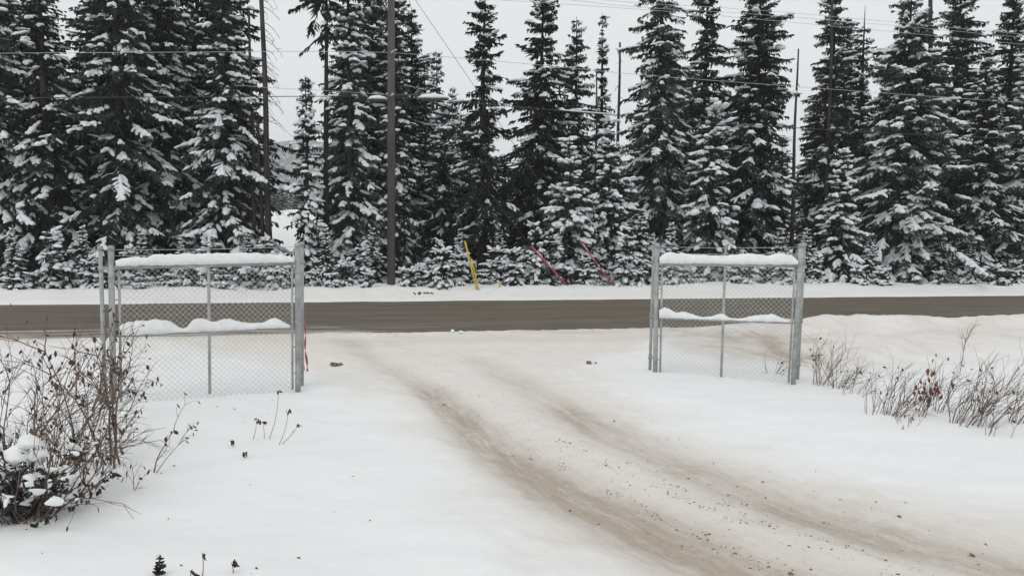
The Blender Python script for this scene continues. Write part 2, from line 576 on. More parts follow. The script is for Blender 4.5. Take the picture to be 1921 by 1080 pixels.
def height(x, y):
    """snow surface; also returns dirt and tint masks"""
    a, o = road_coords(x, y)                # along, beyond far edge
    near = -o - ROAD_W                      # distance in front of the near edge
    lo = VN.fbm(x * 0.22, y * 0.22, 3) * 0.10 + VN2.fbm(x * 0.9, y * 0.9, 3) * 0.035
    fine = VN3.fbm(x * 4, y * 4, 4)
    ins = in_poly(x, y, DRIVE)
    db = np.minimum(poly_dist(x, y, EDGE_L), poly_dist(x, y, EDGE_R))
    dv = np.where(ins, db, -db)
    wob = VN2.fbm(x * 1.3 + 5, y * 1.3, 4)
    drv = sstep(-0.55, 0.75, dv + wob * 0.55)                     # 1 on the driveway
    rl, rr, rm = poly_dist(x, y, RUT_L), poly_dist(x, y, RUT_R), poly_dist(x, y, RUT_M)
    wob2 = VN.fbm(x * 1.7 + 31, y * 1.7, 4) * 0.22
    far_ = sstep(6.0, 11.0, y)
    rutl = np.exp(-(np.abs(rl + wob2 * 0.22) / (0.44 - 0.17 * far_)) ** 2.2)
    rutr = np.exp(-(np.abs(rr + wob2 * 0.22) / (0.46 - 0.12 * far_)) ** 2.2)
    z = 0.05 + lo * (1 - 0.75 * drv) - 0.07 * drv - 0.055 * rutl - 0.045 * rutr + 0.018 * drv * (np.exp(-((rl - 0.62) / 0.18) ** 2) + np.exp(-((rr - 0.64) / 0.18) ** 2))
    z = z + fine * (0.007 + 0.030 * drv) + (VN2.fbm(x * 0.55, y * 0.8, 4) * 0.05 + VN.fbm(x * 1.9 + 3, y * 2.6, 3) * 0.014) * (1 - drv)
    # right: ditch, then the ploughed berm along the road
    rightness = sstep(4.0, 6.2, x - 0.05 * (y - 12)) * (1 - drv)
    z = z - rightness * 0.38 * np.exp(-((near - 3.6) / 2.0) ** 2)
    z = z + rightness * (0.24 + 0.10 * VN.fbm(x * 0.9, y * 0.5, 3)) * np.exp(-((near - 0.75) / 0.75) ** 2)
    leftness = sstep(-4.0, -7.0, x)
    z = z + leftness * (0.05 + 0.05 * VN.fbm(x * 0.8, y * 0.8, 3)) * np.exp(-((near - 0.9) / 0.8) ** 2)
    # near left: drift that hides the feet of the shrubs
    z = z + 0.20 * np.exp(-(((x + 3.9) / 2.2) ** 2 + ((y - 4.9) / 0.75) ** 2))
    z = z - 0.08 * np.exp(-(((x + 4.2) / 1.4) ** 2 + ((y - 6.6) / 0.8) ** 2))
    # right foreground snow swell in front of the weeds
    z = z + 0.10 * np.exp(-(((x - 7.0) / 3.0) ** 2 + ((y - 9.5) / 1.3) ** 2)) * (1 - drv)
    # road bed: the ragged edge is where this surface comes up through the road sheet
    e = VN.fbm(a * 0.35, o * 0.35, 3) * 0.5 + VN3.fbm(a * 1.4, o * 2.2, 4) * 0.30
    leftness0 = sstep(-2.5, -7.0, x)
    mouth = sstep(2.5, -1.0, np.abs(a - road_coords(*MID_G)[0]) - 3.5)
    near_up = sstep(-0.55, 0.75 + 0.35 * mouth, near - 0.45 * leftness0 + 0.30 * mouth + e * (0.6 + 0.25 * mouth) + 0.16 * mouth * VN3.fbm(a * 4.0, o * 6.0, 3))
    far_up = sstep(-0.05, 0.30, o + VN3.fbm(a * 0.9, o, 3) * 0.10)
    bed = np.maximum(near_up, far_up)
    z = z * bed - 0.06 * (1 - bed)
    z = np.where((near > 0.15) & (near < 5), np.maximum(z, 0.022 + 0.012 * fine - 0.02 * sstep(1.0, 3.0, near) - 0.5 * sstep(2.0, 5.0, near)), z)
    # far bank
    fb = 0.30 + 0.07 * VN.fbm(a * 0.6, o * 0.8, 4)
    z = z + sstep(0.0, 1.5, o) * (fb + fine * 0.03) - 0.12 * sstep(2.2, 4.5, o)
    z = z + 0.45 * VN2.fbm(x * 0.25, y * 0.25, 3) * sstep(4.0, 10.0, o)
    # clearing seen through the gap by the dead trunk
    z = z + 3.4 * np.exp(-(((x - GAP[0]) / 7.0) ** 2 + ((y - 66.0) / 11.0) ** 2))
    z = z + 2.0 * sstep(60, 160, o)
    # masks
    dirt = np.clip(0.95 * rutl + 0.74 * rutr + 0.06 * np.exp(-(rm / 0.8) ** 2), 0, 1)
    fadein = sstep(14.5, 9.0, y)
    dirt = dirt * (0.34 + 0.66 * fadein) * (0.9 + 0.4 * VN.fbm(x * 0.8, y * 0.8, 3))
    nearroad = np.exp(-(np.maximum(near, 0) / (0.9 + 1.4 * mouth)) ** 2) * (near > -1.5) * (near < 6)
    dirt = np.clip(dirt + nearroad * (0.16 + 0.40 * VN2.fbm(x * 0.7, y * 1.5, 3)) * sstep(6, 2, x), 0, 1)
    leftroad = leftness0 * np.exp(-(np.maximum(near, 0) / 2.6) ** 2) * (near > -1.5)
    dirt = np.clip(dirt + 0.10 * leftroad * (0.6 + 1.5 * VN3.fbm(x * 1.1, y * 2.5, 4)), 0, 1)
    tint = np.clip(drv * 0.9 + nearroad * 0.8 + leftroad * 0.8, 0, 1)
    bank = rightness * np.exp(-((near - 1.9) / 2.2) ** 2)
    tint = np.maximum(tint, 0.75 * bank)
    dirt = np.clip(dirt + 0.22 * bank * (0.8 + 1.2 * VN3.fbm(x * 1.5, y * 2.5, 4)), 0, 1)  # tones the right roadside bank darker and browner, broken by noise
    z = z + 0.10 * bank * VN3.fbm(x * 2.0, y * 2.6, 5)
    # grubby bank by the right gate
    q = G(1410, 645)
    pq = np.exp(-(((x - q[0]) / 1.5) ** 2 + ((y - q[1]) / 2.4) ** 2))
    dirt = np.clip(dirt + 1.0 * pq * (0.7 + 0.9 * VN.fbm(x * 1.8, y * 1.8, 4)), 0, 1)
    tint = np.maximum(tint, pq)
    fbk = np.exp(-((o - 0.5) / 0.9) ** 2)
    tint = np.maximum(tint, 0.40 * fbk)
    return z, np.clip(dirt, 0, 1), tint

def h1(x, y):
    return float(height(np.array([float(x)]), np.array([float(y)]))[0][0])

def ground():
    xs = np.concatenate([[-1600, -700, -320, -160, -90, -60, -45, -36], np.arange(-30, -9, 0.16), np.arange(-9, -2, 0.055), np.arange(-2, 6, 0.032), np.arange(6, 11, 0.055), np.arange(11, 30, 0.16),
                         [34, 42, 55, 80, 150, 320, 700, 1600]])
    ys = np.concatenate([[-60, -25, -10, -4, 0], np.arange(1.5, 10, 0.034), np.arange(10, 17, 0.055), np.arange(17, 32, 0.09), np.arange(32, 44, 0.4), np.arange(44, 90, 1.5),
                         [100, 120, 160, 230, 340, 520, 900, 1700]])
    X, Y = np.meshgrid(xs, ys, indexing='ij')
    z, dirt, tint = height(X.ravel(), Y.ravel())
    v = np.stack([X.ravel(), Y.ravel(), z], -1)
    nx, ny = len(xs), len(ys)
    i, j = np.meshgrid(np.arange(nx - 1), np.arange(ny - 1), indexing='ij')
    f = np.stack([i * ny + j, (i + 1) * ny + j, (i + 1) * ny + j + 1, i * ny + j + 1], -1).reshape(-1, 4)
    cx, cy = v[f].mean(1)[:, 0], v[f].mean(1)[:, 1]
    _, o = road_coords(cx, cy)
    drv = in_poly(cx, cy, DRIVE) & (-o - ROAD_W > 0.2) & (cy > 1.5)
    for name, sel in (('snow_ground', ~drv), ('driveway', drv)):
        ff = f[sel]
        used, inv = np.unique(ff, return_inverse=True)
        ob = mesh_obj(name, v[used], inv.reshape(-1, 4), M['ground'])
        ob['kind'] = 'structure'
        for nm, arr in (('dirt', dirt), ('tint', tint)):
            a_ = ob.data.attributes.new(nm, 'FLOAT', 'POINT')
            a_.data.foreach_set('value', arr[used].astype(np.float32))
        la, lo_ = poly_coords(v[used][:, 0], v[used][:, 1], RUT_L)
        a_ = ob.data.attributes.new('trk', 'FLOAT_VECTOR', 'POINT')
        a_.data.foreach_set('vector', np.stack([la, lo_, 0 * la], -1).astype(np.float32).ravel())
        ob['label'] = 'smooth fresh snow over the verge and the forest floor' if name == 'snow_ground' else 'snow packed gravel driveway with two brown wheel ruts'
ground()

def road():
    al = np.concatenate([np.arange(-260, -20, 20), np.arange(-20, 60, 1.0), np.arange(60, 420, 20)])
    oo = np.concatenate([[-ROAD_W - 1.6, -ROAD_W - 1.1], np.linspace(-ROAD_W - 0.6, 0.35, 14)])
    A, O = np.meshgrid(al, oo, indexing='ij')
    v = np.stack([A.ravel(), O.ravel(), 0.012 - 0.0025 * np.abs(O.ravel() + ROAD_W / 2) - 0.6 * np.clip(-O.ravel() - ROAD_W - 0.6, 0, 1.2)], -1)
    nx, ny = len(al), len(oo)
    i, j = np.meshgrid(np.arange(nx - 1), np.arange(ny - 1), indexing='ij')
    f = np.stack([i * ny + j, (i + 1) * ny + j, (i + 1) * ny + j + 1, i * ny + j + 1], -1).reshape(-1, 4)
    o = mesh_obj('road', v, f, M['road'])
    o.location = Vector(FE0.tolist())
    o.rotation_euler = (0, 0, math.atan2(U_[1], U_[0]))
    o['kind'] = 'structure'
    sl = sstep(-3.6, -7.0, O) * (0.22 + 0.32 * sstep(17, 6, A))
    a_ = o.data.attributes.new('slush', 'FLOAT', 'POINT')
    a_.data.foreach_set('value', sl.ravel().astype(np.float32))
road()

def hills():
    xs = np.linspace(-1500, 1500, 160)
    ys = np.linspace(620, 1500, 40)
    X, Y = np.meshgrid(xs, ys, indexing='ij')
    c = at(535, 270, 900)[0]
    prof = 0.62 + 0.38 * np.exp(-((X - c) / 260) ** 2)
    z = 98 * prof * sstep(620, 1000, Y) * (1 + 0.25 * VN.fbm(X * 0.008, Y * 0.008, 4)) + 2.0 * VN2.fbm(X * 0.12, Y * 0.12, 3) * sstep(620, 700, Y) - 1.0
    nx, ny = len(xs), len(ys)
    i, j = np.meshgrid(np.arange(nx - 1), np.arange(ny - 1), indexing='ij')
    f = np.stack([i * ny + j, (i + 1) * ny + j, (i + 1) * ny + j + 1, i * ny + j + 1], -1).reshape(-1, 4)
    o = mesh_obj('hills', np.stack([X.ravel(), Y.ravel(), z.ravel()], -1), f, M['hill'])
    o['kind'] = 'structure'
hills()

# ------------------------------------------------------------------ trees
def conifer_meshes(seed, H, Rm, zlow=0.6, bpm=20, p=0.85, droop=0.5, pitch=(-22, 28), snow=(0.6, 0.15), snow_size=1.0, fol=22, sparse=0.0,
                   trunk_r=None, top_cut=1.0, lean=(0, 0), needles='needles', bark='bark', bare=0.0, lump_big=0.0, wid=1.0, dust=0.27):
    """meshes of one conifer, base at the origin: trunk, needles, snow"""
    rng = np.random.default_rng(seed)
    nv = VNoise(seed + 999)
    tr = trunk_r or (0.035 + H * 0.0105)
    zz = np.linspace(-0.4, H, 16)
    q = np.clip(zz / H, 0, 1)
    cx = lean[0] * q + 0.05 * np.sin(q * 5 + seed) * q
    cy = lean[1] * q + 0.05 * np.cos(q * 4 + seed) * q
    tm, fm, sm = MB(), MB(), MB()
    sweep(tm, np.stack([cx, cy, zz], -1), tr * (1 - q) ** 0.8 * (1 + 0.35 * np.exp(-q * 30)) + 0.008, 8)
    nb = int((H * top_cut - zlow) * bpm * 1.9)
    zb = zlow + (H * top_cut - zlow) * np.sort(rng.random(nb) ** 0.92)
    # loose whorls
    zb = zb + 0.10 * np.sin(zb * 2 * np.pi / 0.42)
    az = rng.random(nb) * 2 * np.pi
    twP, twQ = [], []
    for k in range(nb):
        z0 = min(zb[k], H - 0.08)
        t = (z0 - zlow) / (H - zlow)
        t = min(max(t, 0), 1)
        prof = 1.28 * Rm * (1 - t) ** p * (0.62 + 0.38 * min(1, (t + 0.02) / 0.10))
        cl = nv.fbm(np.array(az[k] * 1.2), np.array(z0 * 0.9), 3)
        if rng.random() < (sparse + 0.10) * (0.7 + 1.6 * cl):
            continue
        L = prof * rng.uniform(0.5, 1.10) * min(1.22, 1 + 0.60 * float(cl)) + 0.10
        if rng.random() < 0.34:
            L *= rng.uniform(0.32, 0.6)            # short inner shoots
        ang = R(pitch[0] + (pitch[1] - pitch[0]) * t + rng.normal(0, 9))
        dr = droop * rng.uniform(0.6, 1.3) * (1 - 0.6 * t)
        bend = rng.normal(0, 0.30)
        s = np.linspace(0, 1, 9)
        rr = L * s * math.cos(ang)
        dz = L * (math.sin(ang) * s - dr * s ** 2 + 0.45 * dr * s ** 4)
        aa = az[k] + bend * s
        ox, oy = np.interp(z0, zz, cx), np.interp(z0, zz, cy)
        P = np.stack([ox + rr * np.cos(aa), oy + rr * np.sin(aa), z0 + dz], -1)
        T = norm(np.gradient(P, axis=0))
        twP.append(P[:-1:2])
        twQ.append(P[2::2] if len(P[2::2]) == len(P[:-1:2]) else P[1::2])
        if bare and rng.random() < bare:
            continue
        n = max(5, int(L * fol))
        si = np.sort(rng.uniform(0.03, 1.0, n))
        pos = np.stack([np.interp(si, s, P[:, c]) for c in range(3)], -1)
        tan = norm(np.stack([np.interp(si, s, T[:, c]) for c in range(3)], -1))
        lat = norm(np.cross(tan, (0, 0, 1.0)))
        sg = np.where(rng.random(n) < 0.5, -1.0, 1.0)[:, None]
        d = norm(tan * rng.uniform(0.45, 1.0, (n, 1)) + lat * sg * rng.uniform(0.3, 1.0, (n, 1)) + np.array((0, 0, -1.0)) * rng.uniform(0.0, 0.55, (n, 1)))
        l = (0.13 + 0.36 * (1 - si)) * min(max(L, 0.5), 1.7) * rng.uniform(0.55, 1.15, n) * 0.8 + 0.06
        wd = rng.uniform(0.022, 0.05, n) * wid * (0.7 + 0.3 * min(L, 1.5))
        w1 = norm(np.cross(d, np.array((0, 0, 1.0))) + rng.normal(0, 0.35, (n, 3)))
        w2 = norm(np.cross(w1, d) + rng.normal(0, 0.25, (n, 3)))
        kites(fm, pos, d, w1, l, wd)
        kites(fm, pos - w2 * 0.0, d, w2, l * 0.95, wd * 0.9)
        # hanging sprays below the limb
        m_ = rng.random(n) < 0.55
        if m_.any():
            dn = norm(np.stack([rng.normal(0, 0.35, m_.sum()), rng.normal(0, 0.35, m_.sum()), -np.ones(m_.sum())], -1) + tan[m_] * 0.5)
            kites(fm, pos[m_] + d[m_] * l[m_][:, None] * 0.4, dn, norm(np.cross(dn, rng.normal(0, 1, (m_.sum(), 3)))), l[m_] * 0.55 + 0.05, wd[m_] * 0.9)
        # a dusting that greys the sprays
        m_ = rng.random(n) < dust * (0.6 + 1.6 * max(0.0, 0.4 + float(cl)))
        if m_.any():
            kites(sm, pos[m_] + d[m_] * (l[m_] * 0.25)[:, None] + np.array((0, 0, 0.022)), d[m_], norm(np.cross(d[m_], np.array((0, 0, 1.0)))),
                  l[m_] * rng.uniform(0.3, 0.65, m_.sum()), wd[m_] * rng.uniform(0.4, 0.85, m_.sum()))
        # snow
        ps = snow[0] + (snow[1] - snow[0]) * t
        ps = ps * (1.55 + 1.9 * float(cl))
        if rng.random() < ps:
            s0 = rng.uniform(0.15, 0.6)
            s1 = rng.uniform(0.75, 1.05)
            gap = nv.fbm(si * 5.0 + az[k] * 9, si * 0 + z0 * 3, 2) > -0.16
            keep = (si > s0) & (si < s1) & gap & (rng.random(n) < 0.85)
            if keep.any():
                kk = keep.sum()
                ll = l[keep] * rng.uniform(0.65, 1.0, kk)
                w_ = rng.uniform(0.028, 0.064, kk) * snow_size
                h_ = rng.uniform(0.028, 0.055, kk) * snow_size
                lumps(sm, pos[keep] + np.array((0, 0, 0.03)) * snow_size, d[keep], ll, w_, h_, rng)
            ms = int(max(1, (s1 - s0) * L / 0.14))
            ss = np.linspace(s0, min(s1, 0.97), ms + 1)[:-1] + rng.uniform(0, 0.04, ms)
            ss = ss[nv.fbm(ss * 5.0 + az[k] * 9, ss * 0 + z0 * 3, 2) > -0.10]
            ms = len(ss)
            pp = np.stack([np.interp(ss, s, P[:, c]) for c in range(3)], -1)
            tt = norm(np.stack([np.interp(ss, s, T[:, c]) for c in range(3)], -1))
            lumps(sm, pp + np.array((0, 0, 0.035)) * snow_size, tt, rng.uniform(0.18, 0.34, ms) * (0.6 + 0.4 * snow_size),
                  rng.uniform(0.036, 0.095, ms) * snow_size, rng.uniform(0.034, 0.075, ms) * snow_size, rng)
            if lump_big and rng.random() < lump_big:
                sx = rng.uniform(0.5, 0.9)
                pp = np.array([[np.interp(sx, s, P[:, c]) for c in range(3)]]) + (0, 0, 0.05)
                tt = norm(np.array([[np.interp(sx, s, T[:, c]) for c in range(3)]]))
                lumps(sm, pp, tt, np.array([rng.uniform(0.3, 0.5)]), np.array([rng.uniform(0.14, 0.24)]), np.array([rng.uniform(0.10, 0.17)]), rng)
    if twP:
        a_, b_ = np.concatenate([x_[:3] for x_ in twP]), np.concatenate([x_[:3] for x_ in twQ])
        prisms(fm if not bare else tm, a_, b_, 0.016, 0.010, 3)
    # leader shoot
    prisms(fm, [[cx[-1], cy[-1], H - 0.3]], [[cx[-1], cy[-1], H + 0.12]], 0.02, 0.006, 4)
    res = {'trunk': (*tm.arrays(), M[bark]), 'crown': (*fm.arrays(), M[needles])}
    if sm.n:
        res['snow'] = (*sm.arrays(), M['tree_snow'])
    return res

def plant_conifer(loc, label, name='conifer', cat='tree', group=None, **kw):
    res = conifer_meshes(**kw)
    root = empty(name, loc, label, cat, group)
    mesh_obj('trunk', *res['trunk'], root)
    cr = mesh_obj('crown', *res['crown'], root, smooth=False)
    if 'snow' in res:
        mesh_obj('snow', *res['snow'], cr)
    return root

def place(px, off, apex_y, rpx):
    """tree foot, height and half width from the picture, standing `off` metres behind the road"""
    Y = on_line(px, off, 300)
    p = at(px, 300, Y)
    foot = np.array((p[0], Y, h1(p[0], Y) - 0.05))
    H = at(px, apex_y, Y)[2] - foot[2]
    return foot, H, rpx / FPX * Y

TALL, FRONT = 'tall conifers along the far side of the road', 'young snow laden conifers in front of the forest'
BIG = dict(bpm=17, p=0.62, droop=0.55, snow=(0.55, 0.22), fol=20, zlow=1.0, pitch=(-26, 12), snow_size=1.45, wid=1.15, dust=0.13)
FIR = dict(bpm=22, p=0.78, droop=0.5, snow=(0.42, 0.10), fol=24, zlow=0.9, pitch=(-24, 24), dust=0.17, snow_size=1.2)
SNOWY = dict(bpm=22, p=0.85, droop=0.62, snow=(0.95, 0.65), fol=24, zlow=0.2, pitch=(-28, 26), snow_size=1.5, lump_big=0.0, dust=0.3)
trees = {}
spec = [
 # key, px, off, apex_y, rpx, style, overrides, label
 ('a', -18, 5.5, -170, 95, BIG, {}, 'broad dark conifer cut off by the left edge of the photo'),
 ('b', 88, 5.2, -75, 88, BIG, dict(trunk_r=0.24, sparse=0.25), 'tall conifer with a dark bare trunk showing, second from the left edge'),
 ('c', 226, 5.0, -260, 100, BIG, dict(trunk_r=0.25, sparse=0.22), 'big conifer with thick visible trunk right behind the post end of the left gate'),
 ('d', 305, 6.5, -230, 85, BIG, {}, 'dense dark conifer behind the middle of the left gate'),
 ('e', 420, 4.6, -75, 78, dict(BIG, snow=(0.75, 0.22), p=0.55), dict(trunk_r=0.2), 'wide conifer just left of the tall bare dead trunk'),
 ('f', 574, 3.6, 148, 38, SNOWY, dict(snow=(0.95, 0.2), p=0.62, needles='needles_pale', sparse=0.2), 'slender snowy conifer with thin tip against sky, right of the dead trunk'),
 ('g', 655, 4.6, -110, 58, dict(BIG, snow=(0.8, 0.2), p=0.5), {}, 'large snow patched conifer just left of the utility pole'),
 ('h', 742, 5.2, -90, 36, dict(FIR, p=0.4, snow=(0.5, 0.12)), dict(needles='needles'), 'dark column shaped conifer directly behind the utility pole'),
 ('i', 836, 9.0, 200, 62, dict(FIR, snow=(0.22, 0.45)), dict(p=0.6), 'broad dark conifer right of the pole below the pale distant spires'),
 ('j', 906, 4.6, -30, 58, dict(FIR, p=0.55, snow=(0.15, 0.16)), dict(zlow=2.2, sparse=0.15, trunk_r=0.19), 'dark narrow fir with visible lower trunk behind the yellow guard'),
 ('k', 1013, 6.8, -45, 78, dict(FIR, p=0.75, snow=(0.16, 0.26)), dict(zlow=3.0), 'full dark spire shaped fir left of the flat topped tree'),
 ('l', 1077, 8.8, 36, 48, dict(FIR, p=0.6, snow=(0.3, 0.16)), dict(top_cut=0.985, zlow=2.5), 'fir with a flat broken top like a crossbar'),
 ('m', 1126, 10.5, 30, 34, dict(FIR, p=1.05, bpm=15, snow=(0.5, 0.1)), dict(zlow=2.5), 'thin needle like spire with sparse bare tip between two firs'),
 ('n', 1070, 2.9, 262, 80, SNOWY, dict(p=0.9), 'snow laden young conifer between the two red guards'),
 ('o', 1143, 3.8, 225, 56, SNOWY, dict(snow=(0.95, 0.5), p=0.8), 'snowy young conifer right of the second red guard'),
 ('p', 1236, 5.5, -130, 72, dict(FIR, p=0.42, snow=(0.62, 0.2), pitch=(-28, 6)), dict(trunk_r=0.2, sparse=0.15), 'tall conifer with dark trunk above, left of the right gate'),
 ('q', 1334, 3.9, 190, 62, dict(SNOWY, p=0.62), dict(zlow=0.9, lump_big=0.05), 'white snow laden conifer standing right behind the right gate'),
 ('r', 1318, 7.5, -95, 56, dict(FIR, p=0.5), {}, 'tall dark conifer rising behind the white tree at the right gate'),
 ('s', 1416, 5.4, -95, 74, dict(FIR, p=0.42, bpm=27, fol=26, snow=(0.30, 0.28), droop=0.45), dict(lump_big=0.22), 'very dense dark conifer left of the thin dead pole'),
 ('t', 1556, 7.5, -30, 72, dict(FIR, p=0.62, snow=(0.45, 0.12)), {}, 'tall conifer just right of the thin dead pole'),
 ('u', 1612, 8.6, 14, 44, dict(FIR, p=0.5, bpm=15, snow=(0.4, 0.25)), dict(top_cut=0.93, trunk_r=0.2), 'ragged conifer with a bare broken top'),
 ('v', 1697, 4.6, -40, 125, dict(SNOWY, p=0.72, droop=0.42, snow=(0.88, 0.30), pitch=(-20, 14), bpm=24), dict(zlow=0.4), 'largest layered snowy conifer right of the right gate'),
 ('w', 1582, 3.6, 285, 56, SNOWY, dict(), 'small snowy conifer just outside the right gate post'),
 ('x', 1786, 7.8, -110, 66, dict(FIR, p=0.5, snow=(0.5, 0.12)), dict(trunk_r=0.2), 'tall conifer right behind the largest snowy one'),
 ('y', 1840, 5.2, 95, 72, dict(FIR, p=0.6, snow=(0.55, 0.4), droop=0.45), {}, 'dark conifer between the largest snowy tree and the right edge'),
 ('z', 1886, 8.0, -70, 52, dict(FIR, p=0.42, snow=(0.4, 0.14)), {}, 'tall narrow conifer near the top right corner'),
 ('aa', 1932, 4.8, 60, 72, dict(SNOWY, p=0.6, droop=0.45), {}, 'snowy conifer cut off by the right edge of the photo'),
]
for i, (key, px, off, ay, rpx, style, over, label) in enumerate(spec):
    foot, H, Rm = place(px, off, ay, rpx)
    kw = dict(style)
    kw.update(over)
    trees[key] = (plant_conifer(foot, label, group=FRONT if style is SNOWY else TALL, seed=100 + i, H=H, Rm=Rm, **kw), H, Rm)

# deep forest: copies of the trees above, farther back
rng = random.Random(5)
BACK = 'conifers standing deeper in the forest'
back = []
for px in range(-60, 480, 42):
    back.append((px + rng.uniform(-14, 14), rng.uniform(9, 13), rng.uniform(90, 140) if 105 < px < 180 else rng.uniform(-160, -60)))
for px in range(-40, 470, 60):
    back.append((px + rng.uniform(-20, 20), rng.uniform(14, 22), rng.uniform(110, 160) if 95 < px < 195 else rng.uniform(-40, 90)))
for px in range(600, 790, 45):
    back.append((px + rng.uniform(-10, 10), rng.uniform(9, 13), rng.uniform(-60, 40)))
for px in range(600, 790, 60):
    back.append((px, rng.uniform(14, 20), rng.uniform(80, 200)))
for px in range(870, 1200, 42):
    back.append((px + rng.uniform(-10, 10), rng.uniform(11, 15), rng.uniform(210, 290)))
for px in range(850, 1200, 50):
    back.append((px + rng.uniform(-10, 10), rng.uniform(17, 24), rng.uniform(260, 320)))
for px in range(1200, 1470, 45):
    back.append((px + rng.uniform(-10, 10), rng.uniform(10, 15), rng.uniform(10, 200)))
for px in range(1230, 1960, 60):
    back.append((px + rng.uniform(-20, 20), rng.uniform(16, 23), rng.uniform(170, 300)))
for px in range(1530, 1980, 45):
    back.append((px + rng.uniform(-10, 10), rng.uniform(10, 14), rng.uniform(30, 230)))
srcs = ['d', 'r', 'k', 'x', 's', 't', 'z', 'a', 'i', 'e']
for k, (px, off, ay) in enumerate(back):
    if 478 < px < 606:
        continue
    foot, H, _ = place(px, off, ay, 50)
    src, h0, r0 = trees[srcs[k % len(srcs)]]
    s = H / h0
    copy_tree(src, foot, rng.uniform(0, 6.28), (max(0.75, min(1.3, s * 1.2)), max(0.75, min(1.3, s * 1.2)), s),
              'dark snow flecked conifer standing deep in the forest behind the front row', 'tree', BACK)
# pale far spires in the gap right of the pole
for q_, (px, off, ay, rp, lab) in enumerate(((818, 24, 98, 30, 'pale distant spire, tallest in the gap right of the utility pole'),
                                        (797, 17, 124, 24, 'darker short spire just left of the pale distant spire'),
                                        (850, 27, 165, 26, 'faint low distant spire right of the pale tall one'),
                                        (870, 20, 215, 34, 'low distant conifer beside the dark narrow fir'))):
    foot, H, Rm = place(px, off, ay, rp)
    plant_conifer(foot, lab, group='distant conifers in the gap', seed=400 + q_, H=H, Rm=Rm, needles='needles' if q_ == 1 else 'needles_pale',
                  **dict(FIR, p=0.62, snow=(0.5, 0.35), zlow=H * 0.3, dust=0.12 if q_ == 1 else 0.5))  # heavier snow dusting on the pale spires also stands in for distance haze
# far treeline seen through the gap by the dead trunk
for k in range(16):
    px = 505 + k * 4.2
    Y = 130 + rng.uniform(-18, 22)
    p = at(px, 405, Y)
    zf = h1(p[0], Y)
    s_, h0, r0 = trees[srcs[k % len(srcs)]]
    H = at(px, rng.uniform(335, 375), Y)[2] - zf
    copy_tree(s_, (p[0], Y, zf - 0.1), rng.uniform(0, 6.28), (0.9, 0.9, H / h0), 'faint far conifer seen through the gap beside the dead trunk', 'tree', 'far conifers beyond the clearing')

# dead trunks
def dead_tree(p_base, p_top, r0, r1, label, twigs=0, seed=0, side=None, tl=(0.3, 0.9), name='dead_tree'):
    rg = np.random.default_rng(seed)
    root = empty(name, p_base, label, 'dead tree')
    b, t = np.asarray(p_base, float), np.asarray(p_top, float)
    q = np.linspace(0, 1, 14)
    pts = b + (t - b) * q[:, None]
    pts[:, 0] += 0.04 * np.sin(q * 7 + seed) * np.sin(q * np.pi)
    mb = MB()
    sweep(mb, pts, r0 + (r1 - r0) * q, 8)
    mb.build('trunk', M['dead_bark'], root, b)
    if twigs:
        p0, p1, ra = [], [], []
        for k in range(twigs):
            qq = rg.uniform(0.25, 0.98)
            p = b + (t - b) * qq
            a = rg.normal(0, 0.7) if side == 1 else rg.uniform(0, 2 * np.pi)
            L = rg.uniform(*tl) * (1.1 - 0.6 * qq)
            d = np.array((math.cos(a), math.sin(a), -0.15))
            c = p
            for s_ in range(4):
                d = norm(d + np.array((0, 0, -0.28)) + rg.normal(0, 0.10, 3))
                e = c + d * L / 4
                p0.append(c); p1.append(e); ra.append(0.014 * (1 - s_ / 5))
                if rg.random() < 0.5:
                    g = norm(d + rg.normal(0, 0.6, 3))
                    p0.append(e); p1.append(e + g * L * 0.2); ra.append(0.007)
                c = e
        mb = MB()
        ra = np.array(ra)
        prisms(mb, p0, p1, ra, ra * 0.75, 3)
        mb.build('twigs', M['dead_bark'], root, b)
    return root

def trunk_px(px0, py0, px1, py1, off, *a, **k):
    Y = on_line(px0, off, py0)
    b = at(px0, py0, Y)
    t = at(px1, py1, Y)
    b2 = b + (b - t) * ((b[2] - h1(b[0], Y) + 0.15) / (t[2] - b[2]))
    return dead_tree(b2, t, *a, **k)
trunk_px(506, 455, 488, -60, 4.2, 0.125, 0.07, 'tall bare dead trunk with thin drooping twigs beside the sky gap', twigs=46, seed=3, side=1, tl=(0.5, 1.5))
trunk_px(478, 450, 467, 20, 4.6, 0.085, 0.04, 'thin dead trunk left of the tall bare one', twigs=10, seed=4)
trunk_px(491, 450, 484, 222, 4.4, 0.085, 0.05, 'short broken dead trunk between two taller bare trunks', twigs=6, seed=5)
trunk_px(1484, 455, 1498, 92, 5.0, 0.11, 0.03, 'thin straight dead pole of a tree behind the right gate end', twigs=12, seed=6, tl=(0.1, 0.35))
trunk_px(1158, 440, 1163, 80, 7.6, 0.10, 0.04, 'slim dead spire left of the tall trunked conifer', twigs=34, seed=7, tl=(0.2, 0.6))
trunk_px(1118, 440, 1119, 135, 9.6, 0.06, 0.03, 'very thin dead stem beside the needle like spire', twigs=22, seed=8, tl=(0.15, 0.4))
trunk_px(1553, 300, 1562, -40, 6.9, 0.10, 0.06, 'bare grey trunk in front of the conifer right of the dead pole', twigs=10, seed=9, tl=(0.2, 0.5))
trunk_px(1744, 330, 1746, -60, 8.5, 0.14, 0.09, 'dark bare trunk above the largest snowy conifer', twigs=24, seed=10, tl=(0.3, 0.8))
# thin tree with a bare stem and a small crown at the top of the picture
foot, H, Rm = place(612, 4.4, -190, 46)
plant_conifer(foot, 'thin bare stemmed conifer with ragged tuft above, left of the snow patched one', group=TALL, seed=180, H=H, Rm=Rm * 1.3,
              **dict(BIG, zlow=H * 0.66, bpm=9, sparse=0.3, trunk_r=0.12, snow=(0.2, 0.1)))

